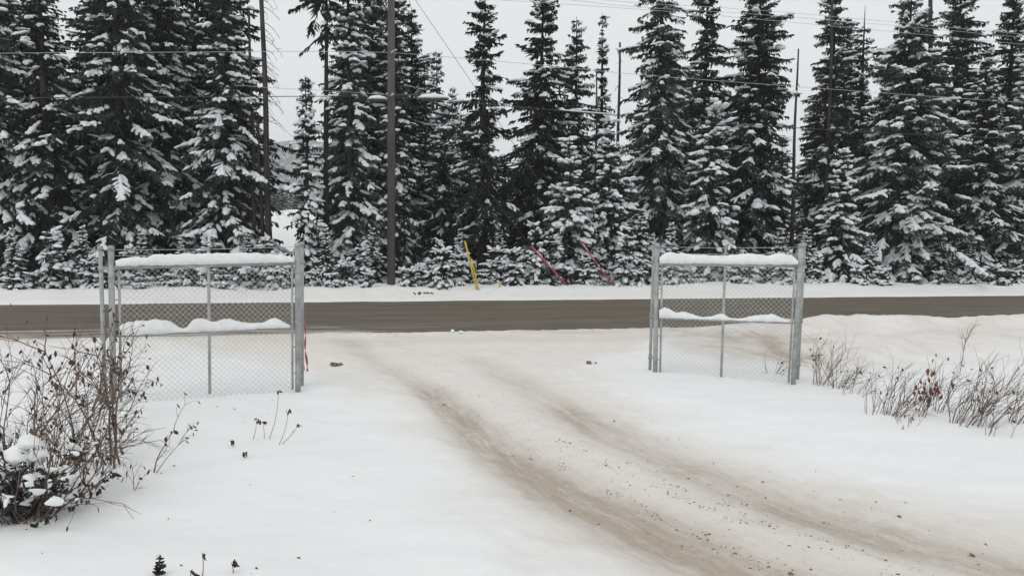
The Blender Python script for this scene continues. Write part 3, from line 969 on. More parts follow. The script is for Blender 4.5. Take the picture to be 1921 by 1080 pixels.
# saplings on the bank
SAP = 'snow covered saplings on the far bank'
SAP_H = (0.45, 0.62, 0.85, 1.1, 1.4, 1.8, 2.3, 0.95)
protos = []
for k, H in enumerate(SAP_H):
    Rm = 0.10 + 0.21 * H
    res = dict(seed=300 + k, H=H, Rm=Rm, zlow=0.04, bpm=(60, 52, 44, 40, 34, 30, 26, 40)[k], p=0.75, droop=0.95, pitch=(-14, 42), snow=(1.2, 0.9),
               snow_size=(0.85, 0.9, 0.95, 1.0, 1.1, 1.2, 1.25, 1.15)[k], fol=28, trunk_r=0.008 + 0.007 * H, lump_big=0.0, wid=0.85, dust=0.45)
    protos.append((plant_conifer((0, 0, 0), '', name='sapling', cat='sapling', group=SAP, **res), H))
named = {(100, 432): 'tallest sapling with heavy white caps, far left beyond the road',
         (830, 452): 'upright sapling with a round snow cap left of the yellow guard',
         (1002, 420): 'snowy sapling leaning over the top of the first red guard',
         (650, 486): 'cone shaped white sapling left of the utility pole foot'}
saps = [(22, 520), (62, 512), (100, 432), (128, 500), (168, 478), (205, 505), (240, 515), (268, 522), (318, 512), (352, 500), (392, 492), (418, 515), (445, 486), (478, 508), (520, 478),
        (545, 500), (592, 488), (622, 512), (650, 486), (690, 512), (768, 505), (790, 520), (812, 488), (830, 452), (850, 505), (912, 512), (938, 482), (962, 470), (985, 505),
        (1002, 420), (1030, 500), (1098, 485), (1122, 470), (1172, 442), (1198, 478), (1222, 490), (1256, 498), (1284, 482), (1312, 515), (1372, 505), (1405, 492), (1440, 500), (1470, 482), (1530, 478),
        (1610, 500), (1655, 505), (1760, 510), (1815, 505), (1870, 500), (1905, 490)]
saps = [(x_, y_, rng.uniform(1.5, 2.6)) for x_, y_ in saps]
for px in range(70, 1500, 36):
    if 700 < px < 760:
        continue
    saps.append((px + rng.uniform(-7, 7), rng.choice((rng.uniform(440, 475), rng.uniform(490, 528))), rng.uniform(2.4, 4.6)))
for px in range(755, 880, 12):
    saps.append((px, rng.uniform(492, 522), rng.uniform(1.8, 3.4)))
used = set()
for k, (px, ay, off) in enumerate(saps):
    Y = on_line(px, off)
    p = at(px, 520, Y)
    z = h1(p[0], Y)
    H = max(0.35, at(px, ay, Y)[2] - z)
    pi = min(range(len(protos)), key=lambda q: abs(math.log(H / protos[q][1])) + (0.0 if q not in used else 0.02))
    if k % 3 == 1:
        pi = min(range(len(protos)), key=lambda q: abs(math.log(H / protos[q][1]) + 0.2))
    pr, h0 = protos[pi]
    s = H / h0
    lab = named.get((px, ay), 'small snow covered sapling on the bank below the tall conifers')
    w_ = s * rng.uniform(0.85, 1.25)
    if pi not in used:
        used.add(pi)
        pr.location = Vector((p[0], Y, z - 0.03))
        pr.rotation_euler = (0, 0, rng.uniform(0, 6.28))
        pr.scale = (w_, w_, s)
        pr['label'] = lab
    else:
        copy_tree(pr, (p[0], Y, z - 0.03), rng.uniform(0, 6.28), (w_, w_, s), lab, 'sapling', SAP)
for k, (pr, h0) in enumerate(protos):
    if k not in used:
        p = at_off(420 + 60 * k, 520, 3.2)
        pr.location = Vector((p[0], p[1], h1(p[0], p[1]) - 0.03))
        pr['label'] = 'small snow covered sapling on the bank below the tall conifers'
# half grown snowy conifers at the front of the forest
HALF = 'half grown snowy conifers under the tall ones'
for px, ay, off, src in ((20, 430, 3.6, 'w'), (150, 425, 3.4, 'o'), (262, 440, 3.8, 'n'), (335, 455, 3.2, 'w'), (462, 440, 3.4, 'o'), (610, 430, 3.2, 'o'), (700, 430, 3.8, 'w'),
                         (862, 440, 4.2, 'o'), (938, 430, 4.0, 'w'), (1204, 395, 3.4, 'n'), (1262, 420, 3.8, 'o'), (1376, 450, 3.2, 'w'), (1468, 430, 3.8, 'n'), (1520, 430, 3.4, 'o'), (1640, 440, 3.2, 'w'),
                         (1772, 420, 3.2, 'n'), (1830, 440, 3.0, 'w')):
    foot, H, _ = place(px, off, ay, 40)
    s_, h0, r0 = trees[src]
    q = H / h0
    copy_tree(s_, foot, rng.uniform(0, 6.28), (q * 1.15, q * 1.15, q), 'half grown snowy conifer standing among the saplings below the tall trees', 'tree', HALF)

# ------------------------------------------------------------------ utility pole, lamps, wires
POFF = 2.0
py_ = on_line(734, POFF)
pb = at(734, 537, py_)
pb[2] = h1(pb[0], py_) - 0.05
pt = at(734, -120, py_)
pole = empty('utility_pole', pb, 'tall grey wooden utility pole with two snow capped street lamps on arms', 'utility pole')
mb = MB()
sweep(mb, [pb, pb + (pt - pb) * 0.5, pt], [0.140, 0.125, 0.11], 16)
mb.build('pole', M['pole_wood'], pole, pb)

def lamp(px0, py0, px1, py1, px2, depth_shift, snow_h):
    """arm from the pole to a cobra head lying between px1 and px2"""
    a = at(px0, py0, py_ - 0.10)
    b = at(px1, py1, py_ - depth_shift)
    c = at(px2, py1, py_ - depth_shift - 0.15)
    mb = MB()
    sweep(mb, [a, a + (b - a) * 0.3 + np.array((0, 0, 0.05)), a + (b - a) * 0.7 + np.array((0, 0, 0.06)), b], 0.028, 8)
    arm = mb.build('lamp_arm', M['lamp_metal'], pole, pb)
    d = norm(c - b)
    L = np.linalg.norm(c - b)
    mb = MB()
    q = np.array((0, 0.05, 0.2, 0.5, 0.8, 0.97, 1.0))
    wv = np.array((0.05, 0.07, 0.11, 0.145, 0.13, 0.08, 0.03))
    side = norm(np.cross(d, (0, 0, 1.0)))
    th = np.linspace(0, 2 * np.pi, 12, endpoint=False)
    v = (b + d * (L * q)[:, None])[:, None] + side[None, None] * (np.cos(th)[None] * wv[:, None])[..., None] + np.array((0, 0, 1.0)) * (np.sin(th)[None] * wv[:, None] * 0.5)[..., None]
    i, j = np.meshgrid(np.arange(6), np.arange(12), indexing='ij')
    j2 = (j + 1) % 12
    f = np.stack([i * 12 + j, i * 12 + j2, (i + 1) * 12 + j2, (i + 1) * 12 + j], -1)
    mb.add(v, f)
    mb.build('lamp_head', M['lamp_metal'], arm, pb)
    mb = MB()
    lumps(mb, (b + (0, 0, 0.05))[None], d[None], np.array([L]), np.array([0.15]), np.array([snow_h]), np.random.default_rng(3), 12)
    mb.build('snow', M['tree_snow'], arm, pb)
lamp(729, 186, 727, 188, 690, 0.35, 0.10)
lamp(741, 179, 842, 186, 784, 0.45, 0.12)
for yy in (98, 178):
    mb = MB()
    c = at(736, yy, py_ - 0.15)
    sweep(mb, [c - (0.05, 0, 0.05), c, c + (0.05, 0, 0.05)], [0.03, 0.05, 0.03], 8)
    mb.build('insulator', M['galvanised'], pole, pb)

def wire(label, pts, r, mat='cable', off=POFF, name='power_line', snow=None):
    P = np.array([at_off(x, y, off) for x, y in pts])
    # smooth through the points
    q = np.linspace(0, len(P) - 1, len(P) * 6)
    S = np.stack([np.interp(q, np.arange(len(P)), P[:, c]) for c in range(3)], -1)
    k = np.ones(7) / 7
    for c in range(3):
        pad = np.concatenate([np.full(3, S[0, c]), S[:, c], np.full(3, S[-1, c])])
        S[3:-3, c] = np.convolve(pad, k, 'valid')[3:-3]
    mb = MB()
    sweep(mb, S, r, 5)
    o = mb.build(name, M[mat])
    tag(o, label, 'power line')
    if snow:
        P2 = np.array([at_off(x, y, off) for x, y in snow])
        mb = MB()
        sweep(mb, P2 + np.array((0, 0, r + 0.012)), 0.022, 6)
        mb.build('snow', M['tree_snow'], o)
    return o
wire('thin pale wire crossing left of the pole and sinking to the right edge', [(-300, 104), (-100, 102), (0, 100), (200, 99), (400, 98), (600, 96.5), (725, 98), (800, 104), (900, 112), (1040, 125), (1200, 141), (1455, 160), (1700, 178), (1921, 193), (2150, 206)], 0.008, 'bright_cable')
wire('thick dark cable passing behind both street lamps', [(-300, 192), (-100, 187), (0, 184), (200, 183), (400, 182), (600, 181), (725, 181), (800, 185), (900, 195), (1100, 212), (1200, 221), (1500, 241), (1700, 252), (1921, 261), (2150, 268)], 0.013, 'cable', snow=[(1060, 208), (1100, 211.5), (1155, 216)])
wire('short slack wire above the thick dark cable left of the pole', [(440, 160), (505, 165), (560, 168), (620, 171), (690, 175), (728, 179)], 0.007, 'bright_cable')
wire('uppermost of three wires in the top right corner', [(900, -32), (1090, -4), (1200, 7), (1330, 13), (1470, 23), (1700, 44), (1921, 65), (2150, 84)], 0.007, 'bright_cable')
wire('middle wire of three in the top right corner', [(900, -20), (1090, 3), (1200, 15), (1350, 22), (1470, 31), (1700, 50), (1921, 71), (2150, 90)], 0.007, 'bright_cable', POFF + 0.4)
wire('lowest of three wires in the top right corner', [(900, -2), (1090, 10), (1200, 18), (1330, 28), (1470, 41), (1700, 62), (1921, 84), (2150, 104)], 0.007, 'bright_cable', POFF - 0.4)

def guy(label, top, bot, g_top, mat, off, gr=0.028, doubled=False):
    b = at_off(*bot, off)
    b[2] = h1(b[0], b[1]) - 0.05
    t = at_off(*top, POFF)
    gt = at_off(*g_top, off)
    root = empty('guy_wire', b, label, 'guy wire', 'pole guy wires')
    mb = MB()
    sweep(mb, [b, gt, gt + (t - gt) * 0.5, t], 0.0075, 5)
    mb.build('strand', M['cable'], root, b)
    mb = MB()
    sweep(mb, [b + (gt - b) * 0.03, b + (gt - b) * 0.5, gt], gr, 10)
    if doubled:
        o_ = np.array((0.075, 0, -0.02))
        sweep(mb, [b + (gt - b) * 0.03 + o_, b + (gt - b) * 0.5 + o_, b + (gt - b) * 0.66 + o_], gr * 0.8, 10)
    mb.build('guard', M[mat], root, b)
    rg = np.random.default_rng(int(bot[0]))
    mb = MB()
    n = 6
    qq = rg.uniform(0.15, 0.95, n)
    d = np.repeat(norm(gt - b)[None], n, 0)
    lumps(mb, b + (gt - b) * qq[:, None] + np.array((0, 0, gr * 0.9)), d, rg.uniform(0.08, 0.22, n), np.full(n, gr * 0.8), np.full(n, gr * 0.9), rg)
    mb.build('snow', M['tree_snow'], root, b)
guy('guy wire with faded red guard, left of the two red ones', (738, 130), (1066, 549), (996, 461), 'red_guard', 1.5, 0.034)
guy('guy wire with red guard half hidden in snowy branches, right of the other red one', (738, -60), (1153, 549), (1088, 452), 'red_guard', 1.7, 0.027)
guy('guy wire with a doubled bright yellow guard', (742, -110), (895, 545), (872, 452), 'yellow_guard', 1.2, 0.030, True)
b = at_off(942, 545, 1.25); b[2] = h1(b[0], b[1])
st = empty('marker_stake', b, 'short yellow stake poking out of the far snow bank', 'marker')
mb = MB(); sweep(mb, [b - (0, 0, 0.1), at_off(934, 528, 1.25)], 0.028, 8); mb.build('stake', M['yellow_guard'], st, b)
mb = MB(); tp = at_off(934, 528, 1.25); lumps(mb, (tp - (0.05, 0, 0.0))[None], np.array([[1.0, 0, 0]]), np.array([0.1]), np.array([0.04]), np.array([0.04]), np.random.default_rng(1)); mb.build('snow', M['tree_snow'], st, b)

# ------------------------------------------------------------------ gates
def ridge(mb, pts, hs, wd, rng, sides=9):
    """snow lying along a rail: pts on the rail, height hs above it"""
    n = len(pts)
    t = norm(np.gradient(pts, axis=0))
    side = norm(np.cross(t, (0, 0, 1.0)))
    th = np.linspace(-0.25, np.pi + 0.25, sides)
    ww = wd * (0.55 + 0.45 * np.clip(hs / 0.1, 0, 1)) * rng.uniform(0.94, 1.06, n)
    ex = np.sign(np.cos(th)) * np.abs(np.cos(th)) ** 0.5
    ez = np.where(np.sin(th) < 0, np.sin(th) * 0.12, np.abs(np.sin(th)) ** 0.5)
    v = pts[:, None] + side[:, None] * (ex[None] * ww[:, None])[..., None] + np.array((0, 0, 1.0)) * (ez[None] * hs[:, None])[..., None]
    i, j = np.meshgrid(np.arange(n - 1), np.arange(sides - 1), indexing='ij')
    f = np.stack([i * sides + j, i * sides + j + 1, (i + 1) * sides + j + 1, (i + 1) * sides + j], -1)
    mb.add(v, f)
    # close underneath
    k = np.arange(n - 1)
    mb.f.append((np.stack([k * sides + sides - 1, k * sides, (k + 1) * sides, (k + 1) * sides + sides - 1], -1) + mb.n - len(v.reshape(-1, 3))))
    for e in (0, n - 1):
        for j in range(0, sides - 3, 2):
            mb.f.append(np.array([[e * sides, e * sides + j + 1, e * sides + j + 2, e * sides + j + 3]]) + mb.n - n * sides)

def gate(label, bl, tl, br, tr, vrail, vmid, ubrace, top_prof, mid_prof, dz, seed):
    rg = np.random.default_rng(seed)
    A, B = G(*bl, dz), G(*br, dz)
    TA, TB = at(*tl, A[1]), at(*tr, B[1])
    def P(u, v):
        u, v = np.asarray(u, float)[..., None], np.asarray(v, float)[..., None]
        return (A * (1 - u) + B * u) * (1 - v) + (TA * (1 - u) + TB * u) * v
    root = empty('chain_link_gate', A, label, 'gate', 'chain link gate panels')
    along = norm(B - A)
    # terminal posts with caps
    for u in (0.0, 1.0):
        mb = MB()
        sweep(mb, [P(u, -0.08), P(u, 0.5), P(u, 0.985)], 0.038, 14)
        sweep(mb, [P(u, 0.975), P(u, 0.995), P(u, 1.002)], [0.044, 0.042, 0.022], 14)
        for v in (0.06, 0.25, 0.44, 0.62, 0.8):
            sweep(mb, [P(u, v), P(u, v + 0.012)], 0.043, 12)
        mb.build('post', M['galvanised'], root, A)
    # frame: stiles, rails, brace
    for u in (0.038, 0.968):
        mb = MB()
        sweep(mb, [P(u, 0.01), P(u, 0.5), P(u, vrail)], 0.017, 8)
        for v in (0.12, 0.3, 0.47, 0.66, 0.82):
            e = 0.0 if u < 0.5 else 1.0
            sweep(mb, [P(e, v), P(u, v)], 0.010, 6)
        mb.build('stile', M['galvanised'], root, A)
    for v, r_ in ((vrail, 0.026), (vmid, 0.019)):
        mb = MB()
        sweep(mb, [P(0.0, v), P(0.5, v), P(1.0, v)], r_, 10)
        mb.build('rail', M['galvanised'], root, A)
    mb = MB()
    sweep(mb, [P(ubrace, 0.02), P(ubrace, 0.5), P(ubrace, 0.985)], 0.020, 10)
    mb.build('brace', M['galvanised'], root, A)
    # barbed strands
    for v in (vrail + 0.035, (vrail + 1) / 2 + 0.005, 0.975):
        mb = MB()
        q = np.linspace(0, 1, 9)
        S = P(q, np.full(9, v)) - np.array((0, 0, 1.0)) * (0.012 * np.sin(q * np.pi))[:, None]
        sweep(mb, S, 0.0032, 4)
        qb = np.arange(0.04, 1, 0.055)
        c = P(qb, np.full(len(qb), v))
        d = norm(rg.normal(0, 1, (len(qb), 3)))
        prisms(mb, c - d * 0.018, c + d * 0.018, 0.002, 0.002, 3)
        mb.build('barbed_wire', M['wire_mesh'], root, A)
    # woven diamond mesh
    W = np.linalg.norm(B - A)
    Hh = np.linalg.norm(TA - A)
    p = 0.0735
    p0, p1 = [], []
    u0, u1, v0, v1 = 0.038, 0.968, 0.0, vrail
    w_, h_ = (u1 - u0) * W, (v1 - v0) * Hh
    for k in range(-int(h_ / p) - 1, int(w_ / p) + 1):
        for sgn in (1, -1):
            # line x = k p + y (or mirrored), clipped to the frame
            x0 = k * p
            ys = np.array((max(0, -x0), min(h_, w_ - x0)))
            if ys[1] - ys[0] < 0.01:
                continue
            xs_ = x0 + ys
            if sgn < 0:
                xs_ = w_ - xs_
            nseg = max(2, int((ys[1] - ys[0]) / 0.3) + 1)
            yy = np.linspace(ys[0], ys[1], nseg)
            xx = np.linspace(xs_[0], xs_[1], nseg)
            S = P(u0 + xx / W, v0 + yy / Hh)
            p0.append(S[:-1]); p1.append(S[1:])
    mb = MB()
    across = np.cross(along, (0, 0, 1.0)) * 0.012
    prisms(mb, np.concatenate(p0) + across, np.concatenate(p1) + across, 0.0020, 0.0020, 4)
    mb.build('mesh_panel', M['wire_mesh'], root, A)
    # snow on the rails
    for prof, v, wd, lift in ((top_prof, vrail, 0.085, 0.02), (mid_prof, vmid, 0.06, 0.012)):
        px = np.array([q[0] for q in prof], float)
        hh = np.array([q[1] for q in prof], float) / FPX * A[1]
        hh = hh * (0.86 if v == vrail else 1.05)
        u = (px - bl[0] - (tl[0] - bl[0]) * v) / ((br[0] - bl[0]) * (1 - v) + (tr[0] - tl[0]) * v)
        q = np.linspace(u[0], u[-1], 110)
        h2 = np.interp(q, u, hh)
        k = np.ones(5) / 5
        h2 = np.convolve(np.concatenate([[h2[0]] * 2, h2, [h2[-1]] * 2]), k, 'valid')
        h2 = np.maximum(0.006, h2 * (1 + 0.10 * VN3.fbm(q * 40 + seed, q * 0 + v * 9, 3)))
        S = P(q, np.full(len(q), v)) + np.array((0, 0, lift))
        mb = MB()
        ridge(mb, S, h2, wd, rg)
        roughen(mb, 0.010, 14)
        mb.build('snow', M['rail_snow'], root, A)
    return root, P

gl, PL = gate('left chain link gate panel with snow on its rails beside bare shrubs', (213, 757), (208, 461), (559, 732), (558, 456), 0.865, 0.432, 0.5,
     [(216, 12), (222, 16), (250, 18), (274, 17), (282, 23), (330, 24), (400, 24), (450, 23), (500, 20), (535, 16), (549, 10)],
     [(222, 14), (232, 21), (250, 23), (262, 24), (285, 26), (300, 24), (312, 22), (325, 12), (335, 5), (345, 9), (356, 24), (364, 26), (385, 20), (393, 14), (405, 20), (418, 22), (432, 18), (450, 12), (475, 10), (492, 11), (503, 18), (518, 19), (532, 10), (543, 3)], 0.03, 1)
gr_, PR = gate('right chain link gate panel with a thick snow cap beyond the driveway', (1229, 703), (1233, 457), (1488, 720), (1503, 457), 0.845, 0.437, 0.49,
     [(1238, 12), (1246, 23), (1275, 22), (1310, 19), (1350, 17), (1385, 20), (1410, 22), (1432, 18), (1445, 18), (1462, 23), (1480, 21), (1492, 14), (1497, 5)],
     [(1237, 12), (1246, 19), (1256, 15), (1268, 9), (1282, 13), (1298, 8), (1318, 4), (1335, 4), (1348, 10), (1358, 12), (1370, 3), (1395, 3), (1410, 8), (1432, 12), (1450, 13), (1466, 8), (1480, 1)], 0.03, 2)

def gate_post(label, bot, top, dz=0.0, fence=None):
    b = G(*bot, dz)
    t = at(*top, b[1])
    root = empty('gate_post', b, label, 'post', 'slim posts beside the gate panels')
    mb = MB()
    sweep(mb, [b + (b - t) * 0.06, (b + t) / 2, t], 0.025, 12)
    mb.build('pipe', M['galvanised'], root, b)
    mb = MB()
    sweep(mb, [t - (0, 0, 0.03), t + (0, 0, 0.012), t + (0, 0, 0.02)], [0.034, 0.034, 0.015], 12)
    mb.build('cap', M['galvanised'], root, b)
    for v in (0.12, 0.44, 0.87):
        mb = MB()
        c = b + (t - b) * v
        e = fence(v)
        sweep(mb, [c, (c + e) / 2, e], 0.013, 8)
        sweep(mb, [c - (0, 0, 0.03), c + (0, 0, 0.03)], 0.036, 12)
        mb.build('hinge', M['galvanised'], root, b)
    return root
gate_post('slim post at the far left end of the left gate among shrub twigs', (198, 763), (188, 464), 0.0, lambda v: PL(0.0, v))
gate_post('slim post on the driveway side of the left gate with red tape', (567, 722), (567, 456), 0.03, lambda v: PL(1.0, v))
gate_post('slim post on the driveway side of the right gate', (1219, 698), (1227, 456), 0.03, lambda v: PR(0.0, v))
gate_post('slim post at the weedy outer end of the right gate', (1496, 712), (1509, 458), 0.03, lambda v: PR(1.0, v))

# flagging tape
t0 = at(571, 610, G(567, 722, 0.03)[1] - 0.05)
t1 = at(576, 696, G(567, 722, 0.03)[1] - 0.06)
q = np.linspace(0, 1, 40)
c = t0 + (t1 - t0) * q[:, None] + np.stack([0.010 * np.sin(q * 9), 0.006 * np.cos(q * 11), 0 * q], -1)
tw = q * 9
wv = 0.010 + 0.010 * q
d = np.stack([np.cos(tw), np.sin(tw), 0 * q], -1)
e = np.stack([-np.sin(tw), np.cos(tw), 0 * q], -1) * 0.002
v = np.stack([c - d * wv[:, None] - e, c + d * wv[:, None] - e, c + d * wv[:, None] + e, c - d * wv[:, None] + e], 1)
i, j = np.meshgrid(np.arange(39), np.arange(4), indexing='ij')
f = np.stack([i * 4 + j, i * 4 + (j + 1) % 4, (i + 1) * 4 + (j + 1) % 4, (i + 1) * 4 + j], -1)
mb = MB(); mb.add(v, f)
tp = mb.build('flagging_tape', M['tape'], None, t0)
tp.location = Vector(t0.tolist())
tag(tp, 'twisted strip of red flagging tape hanging from the left gate post', 'tape')

# ------------------------------------------------------------------ shrubs and weeds
def leaf_quads(mb, p, d, l, rng):
    w = norm(np.cross(d, rng.normal(0, 1, (len(p), 3))))
    kites(mb, p, d, w, l, l * rng.uniform(0.2, 0.34, len(p)), 0.5)
    w2 = norm(w + np.cross(w, d) * 0.9)
    kites(mb, p, d, w2, l * 0.9, l * rng.uniform(0.12, 0.22, len(p)), 0.5)

def shrub(loc, label, seed, stems, length, lean=(0, 0), spread=0.5, r0=0.008, leaves=0.4, mat='twig', leaf='dead_leaf', depth=3, curve=0.12, leaf_len=(0.035, 0.062), snow=0,
          leaf_z=-0.9, name='bare_shrub', cat='shrub', group=None, base_r=0.12, kids=(4, 7)):
    rg = np.random.default_rng(seed)
    loc = np.asarray(loc, float)
    P0, P1, RA, RB, tips = [], [], [], [], []
    def grow(p, d, L, r, lev):
        n = 6 if lev == 0 else 4
        c = p
        pts = [(c, d)]
        for k in range(n):
            d = norm(d + rg.normal(0, curve, 3) + np.array((lean[0], lean[1], 0)) * 0.08)
            e = c + d * L / n
            P0.append(c); P1.append(e)
            RA.append(r * (1 - 0.6 * k / n)); RB.append(r * (1 - 0.6 * (k + 1) / n))
            c = e
            pts.append((c, d))
        tips.append((c, d, lev))
        if lev < depth - 1:
            for k in range(rg.integers(*kids)):
                i = rg.integers(2 if lev == 0 else 1, len(pts))
                q, dd = pts[i]
                a = norm(np.cross(dd, rg.normal(0, 1, 3)))
                grow(q, norm(dd + a * rg.uniform(0.4, 0.95)), L * rg.uniform(0.28, 0.55), r * 0.55, lev + 1)
    for s in range(stems):
        a = rg.uniform(0, 2 * np.pi)
        p = loc + np.array((math.cos(a), math.sin(a), 0)) * base_r * rg.uniform(0.1, 1) - np.array((0, 0, 0.05))
        d = norm(np.array((math.cos(a) * spread * rg.uniform(0.2, 1) + lean[0], math.sin(a) * spread * rg.uniform(0.2, 1) + lean[1], 1.0)))
        grow(p, d, length * rg.uniform(0.55, 1.1), r0 * rg.uniform(0.7, 1.2), 0)
    root = empty(name, loc, label, cat, group)
    mb = MB()
    prisms(mb, P0, P1, np.array(RA), np.array(RB), 4)
    mb.build('twigs', M[mat], root, loc, smooth=True)
    if leaves > 0:
        tt = [t for t in tips if rg.random() < leaves]
        if tt:
            p = np.array([t[0] for t in tt])
            d = norm(np.array([t[1] for t in tt]) * 0.3 + rg.normal(0, 0.35, (len(tt), 3)) + np.array((0, 0, leaf_z)))
            mb = MB()
            leaf_quads(mb, p, d, rg.uniform(*leaf_len, len(tt)), rg)
            mb.build('leaves', M[leaf], root, loc, smooth=False)
    if snow:
        idx = rg.choice(len(P0), min(snow, len(P0)), replace=False)
        p = np.array([P0[i] for i in idx])
        d = norm(np.array([P1[i] for i in idx]) - p)
        mb = MB()
        m_ = len(p)
        lumps(mb, p + (0, 0, 0.012), d, rg.uniform(0.03, 0.09, m_), rg.uniform(0.008, 0.02, m_), rg.uniform(0.008, 0.018, m_), rg)
        mb.build('snow', M['rail_snow'], root, loc)
    return root

def on_ground(px, py):
    p = G(px, py)
    for _ in range(3):
        p = G(px, py, h1(p[0], p[1]))
    return p

SH = 'bare shrubs left of the left gate'
shrub(on_ground(38, 968), 'large bare shrub with dark stems at the left edge, nearest the camera', 11, 12, 1.10, (-0.12, 0.1), 0.95, 0.009, 0.15, snow=14, group=SH, base_r=0.25)
shrub(on_ground(118, 958), 'low bushy bare shrub beside the dark leafy clump', 12, 6, 0.75, (0.20, 0.2), 1.1, 0.008, 0.2, snow=10, group=SH, base_r=0.2)
shrub(on_ground(208, 872), 'leaning shrub with reddish dead leaves in front of the left gate end', 13, 4, 1.35, (-0.40, 0.15), 0.40, 0.012, 0.7, group=SH, leaf='dead_leaf', leaf_len=(0.04, 0.075))
shrub(on_ground(140, 870), 'upright thin shrub between the large shrub and the gate end', 14, 4, 1.30, (0.1, 0.1), 0.6, 0.009, 0.3, group=SH, base_r=0.2)
shrub(on_ground(30, 840), 'thin shrub behind the large one at the left edge', 15, 6, 1.25, (0.15, 0.0), 0.7, 0.008, 0.25, group=SH, base_r=0.25)
shrub(on_ground(290, 886), 'small forked twig in open snow right of the shrubs', 16, 2, 0.52, (0.55, 0.1), 0.5, 0.006, 0.6, group=SH, base_r=0.03, kids=(3, 5))
shrub(on_ground(248, 918), 'very small bent twig nearest the open snow', 17, 2, 0.42, (0.3, 0.0), 0.5, 0.005, 0.2, group=SH, base_r=0.04, kids=(2, 4))
shrub(on_ground(205, 800), 'thin twiggy shrub tangled round the left gate end post', 18, 4, 0.75, (0.35, 0.0), 0.7, 0.007, 0.6, group=SH, base_r=0.2)
shrub(on_ground(92, 905), 'tangle of fine reddish twigs above the dark leafy clump', 19, 10, 1.0, (0.15, 0.0), 0.9, 0.006, 0.12, group=SH, base_r=0.3, kids=(5, 8))
shrub(on_ground(165, 925), 'low arching twigs resting on the snow right of the dark leafy clump', 20, 7, 0.75, (0.35, 0.1), 1.2, 0.006, 0.15, group=SH, base_r=0.15)
# dark leafy clump with snow caps
def dark_clump(loc, label, seed):
    rg = np.random.default_rng(seed)
    loc = np.asarray(loc, float)
    root = empty('leafy_clump', loc, label, 'bush')
    P0, P1 = [], []
    mbl, mbs = MB(), MB()
    tp_ = []
    for s in range(46):
        d = norm(np.array((rg.normal(0.0, 0.6), rg.normal(0, 0.5), rg.uniform(0.5, 1.1))))
        c = loc + np.array((rg.normal(0, 0.10), rg.normal(0, 0.10), -0.05))
        L = rg.uniform(0.35, 0.75)
        for k in range(5):
            d = norm(d + rg.normal(0, 0.15, 3))
            e = c + d * L / 5
            P0.append(c); P1.append(e)
            if k > 0:
                for _ in range(4):
                    tp_.append(e + rg.normal(0, 0.035, 3))
            c = e
    mb = MB()
    prisms(mb, P0, P1, 0.006, 0.005, 4)
    mb.build('twigs', M['twig'], root, loc)
    p = np.array(tp_)
    d = norm(rg.normal(0, 0.6, p.shape) + np.array((0, 0, -0.5)))
    leaf_quads(mbl, p, d, rg.uniform(0.035, 0.075, len(p)), rg)
    mbl.build('leaves', M['dark_leaf'], root, loc, smooth=False)
    n = 75
    i = rg.choice(len(p), n, replace=False)
    lumps(mbs, p[i] + (0, 0, 0.02), norm(rg.normal(0, 1, (n, 3)) * (1, 1, 0.15)), rg.uniform(0.05, 0.15, n), rg.uniform(0.02, 0.05, n), rg.uniform(0.018, 0.045, n), rg, 8)
    lumps(mbs, (loc + (-0.06, 0.05, 0.60))[None], np.array([[1.0, 0.1, 0]]), np.array([0.20]), np.array([0.085]), np.array([0.085]), rg, 12)
    lumps(mbs, loc + np.array([(-0.14, 0.02, 0.52), (0.06, 0.0, 0.50), (-0.02, -0.06, 0.50)]), np.array([[1.0, 0.1, 0], [0.6, 0.8, 0], [0, 1.0, 0]]), np.array([0.2, 0.18, 0.16]), np.array([0.09, 0.08, 0.08]), np.array([0.08, 0.07, 0.08]), rg, 12)
    roughen(mbs, 0.05, 17)
    so = mbs.build('snow', M['rail_snow'], root, loc)
    sd = so.modifiers.new('soft', 'SUBSURF')
    sd.levels = sd.render_levels = 2
dark_clump(on_ground(40, 975), 'dark leafy clump with snow cushions in the lower left shrubs', 21)
dark_clump(on_ground(-60, 960), 'dark leafy clump half outside the left edge of the photo', 22)

WD = 'dry weed clumps right of the right gate'
shrub(on_ground(1538, 722), 'dry weed clump nearest the right gate post', 31, 18, 0.70, (0.35, 0.1), 0.5, 0.0045, 0.08, 'weed', depth=2, name='weed_clump', cat='weeds', group=WD, base_r=0.13, kids=(3, 6))
shrub(on_ground(1572, 728), 'low matted dry weeds right beside the clump at the gate post', 32, 18, 0.55, (0.5, 0.1), 0.9, 0.0045, 0.1, 'weed', depth=2, name='weed_clump', cat='weeds', group=WD, base_r=0.16, kids=(3, 6))
shrub(on_ground(1640, 775), 'sparse upright weed stems between two thicker clumps', 33, 7, 0.62, (0.15, 0.0), 0.3, 0.004, 0.08, 'weed', depth=2, name='weed_clump', cat='weeds', group=WD, base_r=0.16, kids=(1, 3))
shrub(on_ground(1668, 778), 'broad fanned weed clump left of the rusty seed heads', 34, 22, 0.68, (0.45, 0.1), 0.55, 0.0045, 0.08, 'weed', depth=2, name='weed_clump', cat='weeds', group=WD, base_r=0.16, kids=(3, 6))
shrub(on_ground(1728, 782), 'weed clump with upright rusty red seed heads', 35, 5, 0.55, (0.35, 0.1), 0.25, 0.005, 0.95, 'weed', 'rusty_leaf', depth=2, name='weed_clump', cat='weeds', group=WD, base_r=0.06, kids=(8, 12), leaf_len=(0.04, 0.085), leaf_z=1.6)
shrub(on_ground(1800, 700), 'tall thin forked weed standing alone high on the bank', 36, 2, 0.95, (0.05, 0.0), 0.3, 0.006, 0.0, 'weed', depth=3, name='weed_clump', cat='weeds', group=WD, base_r=0.05, kids=(4, 6))
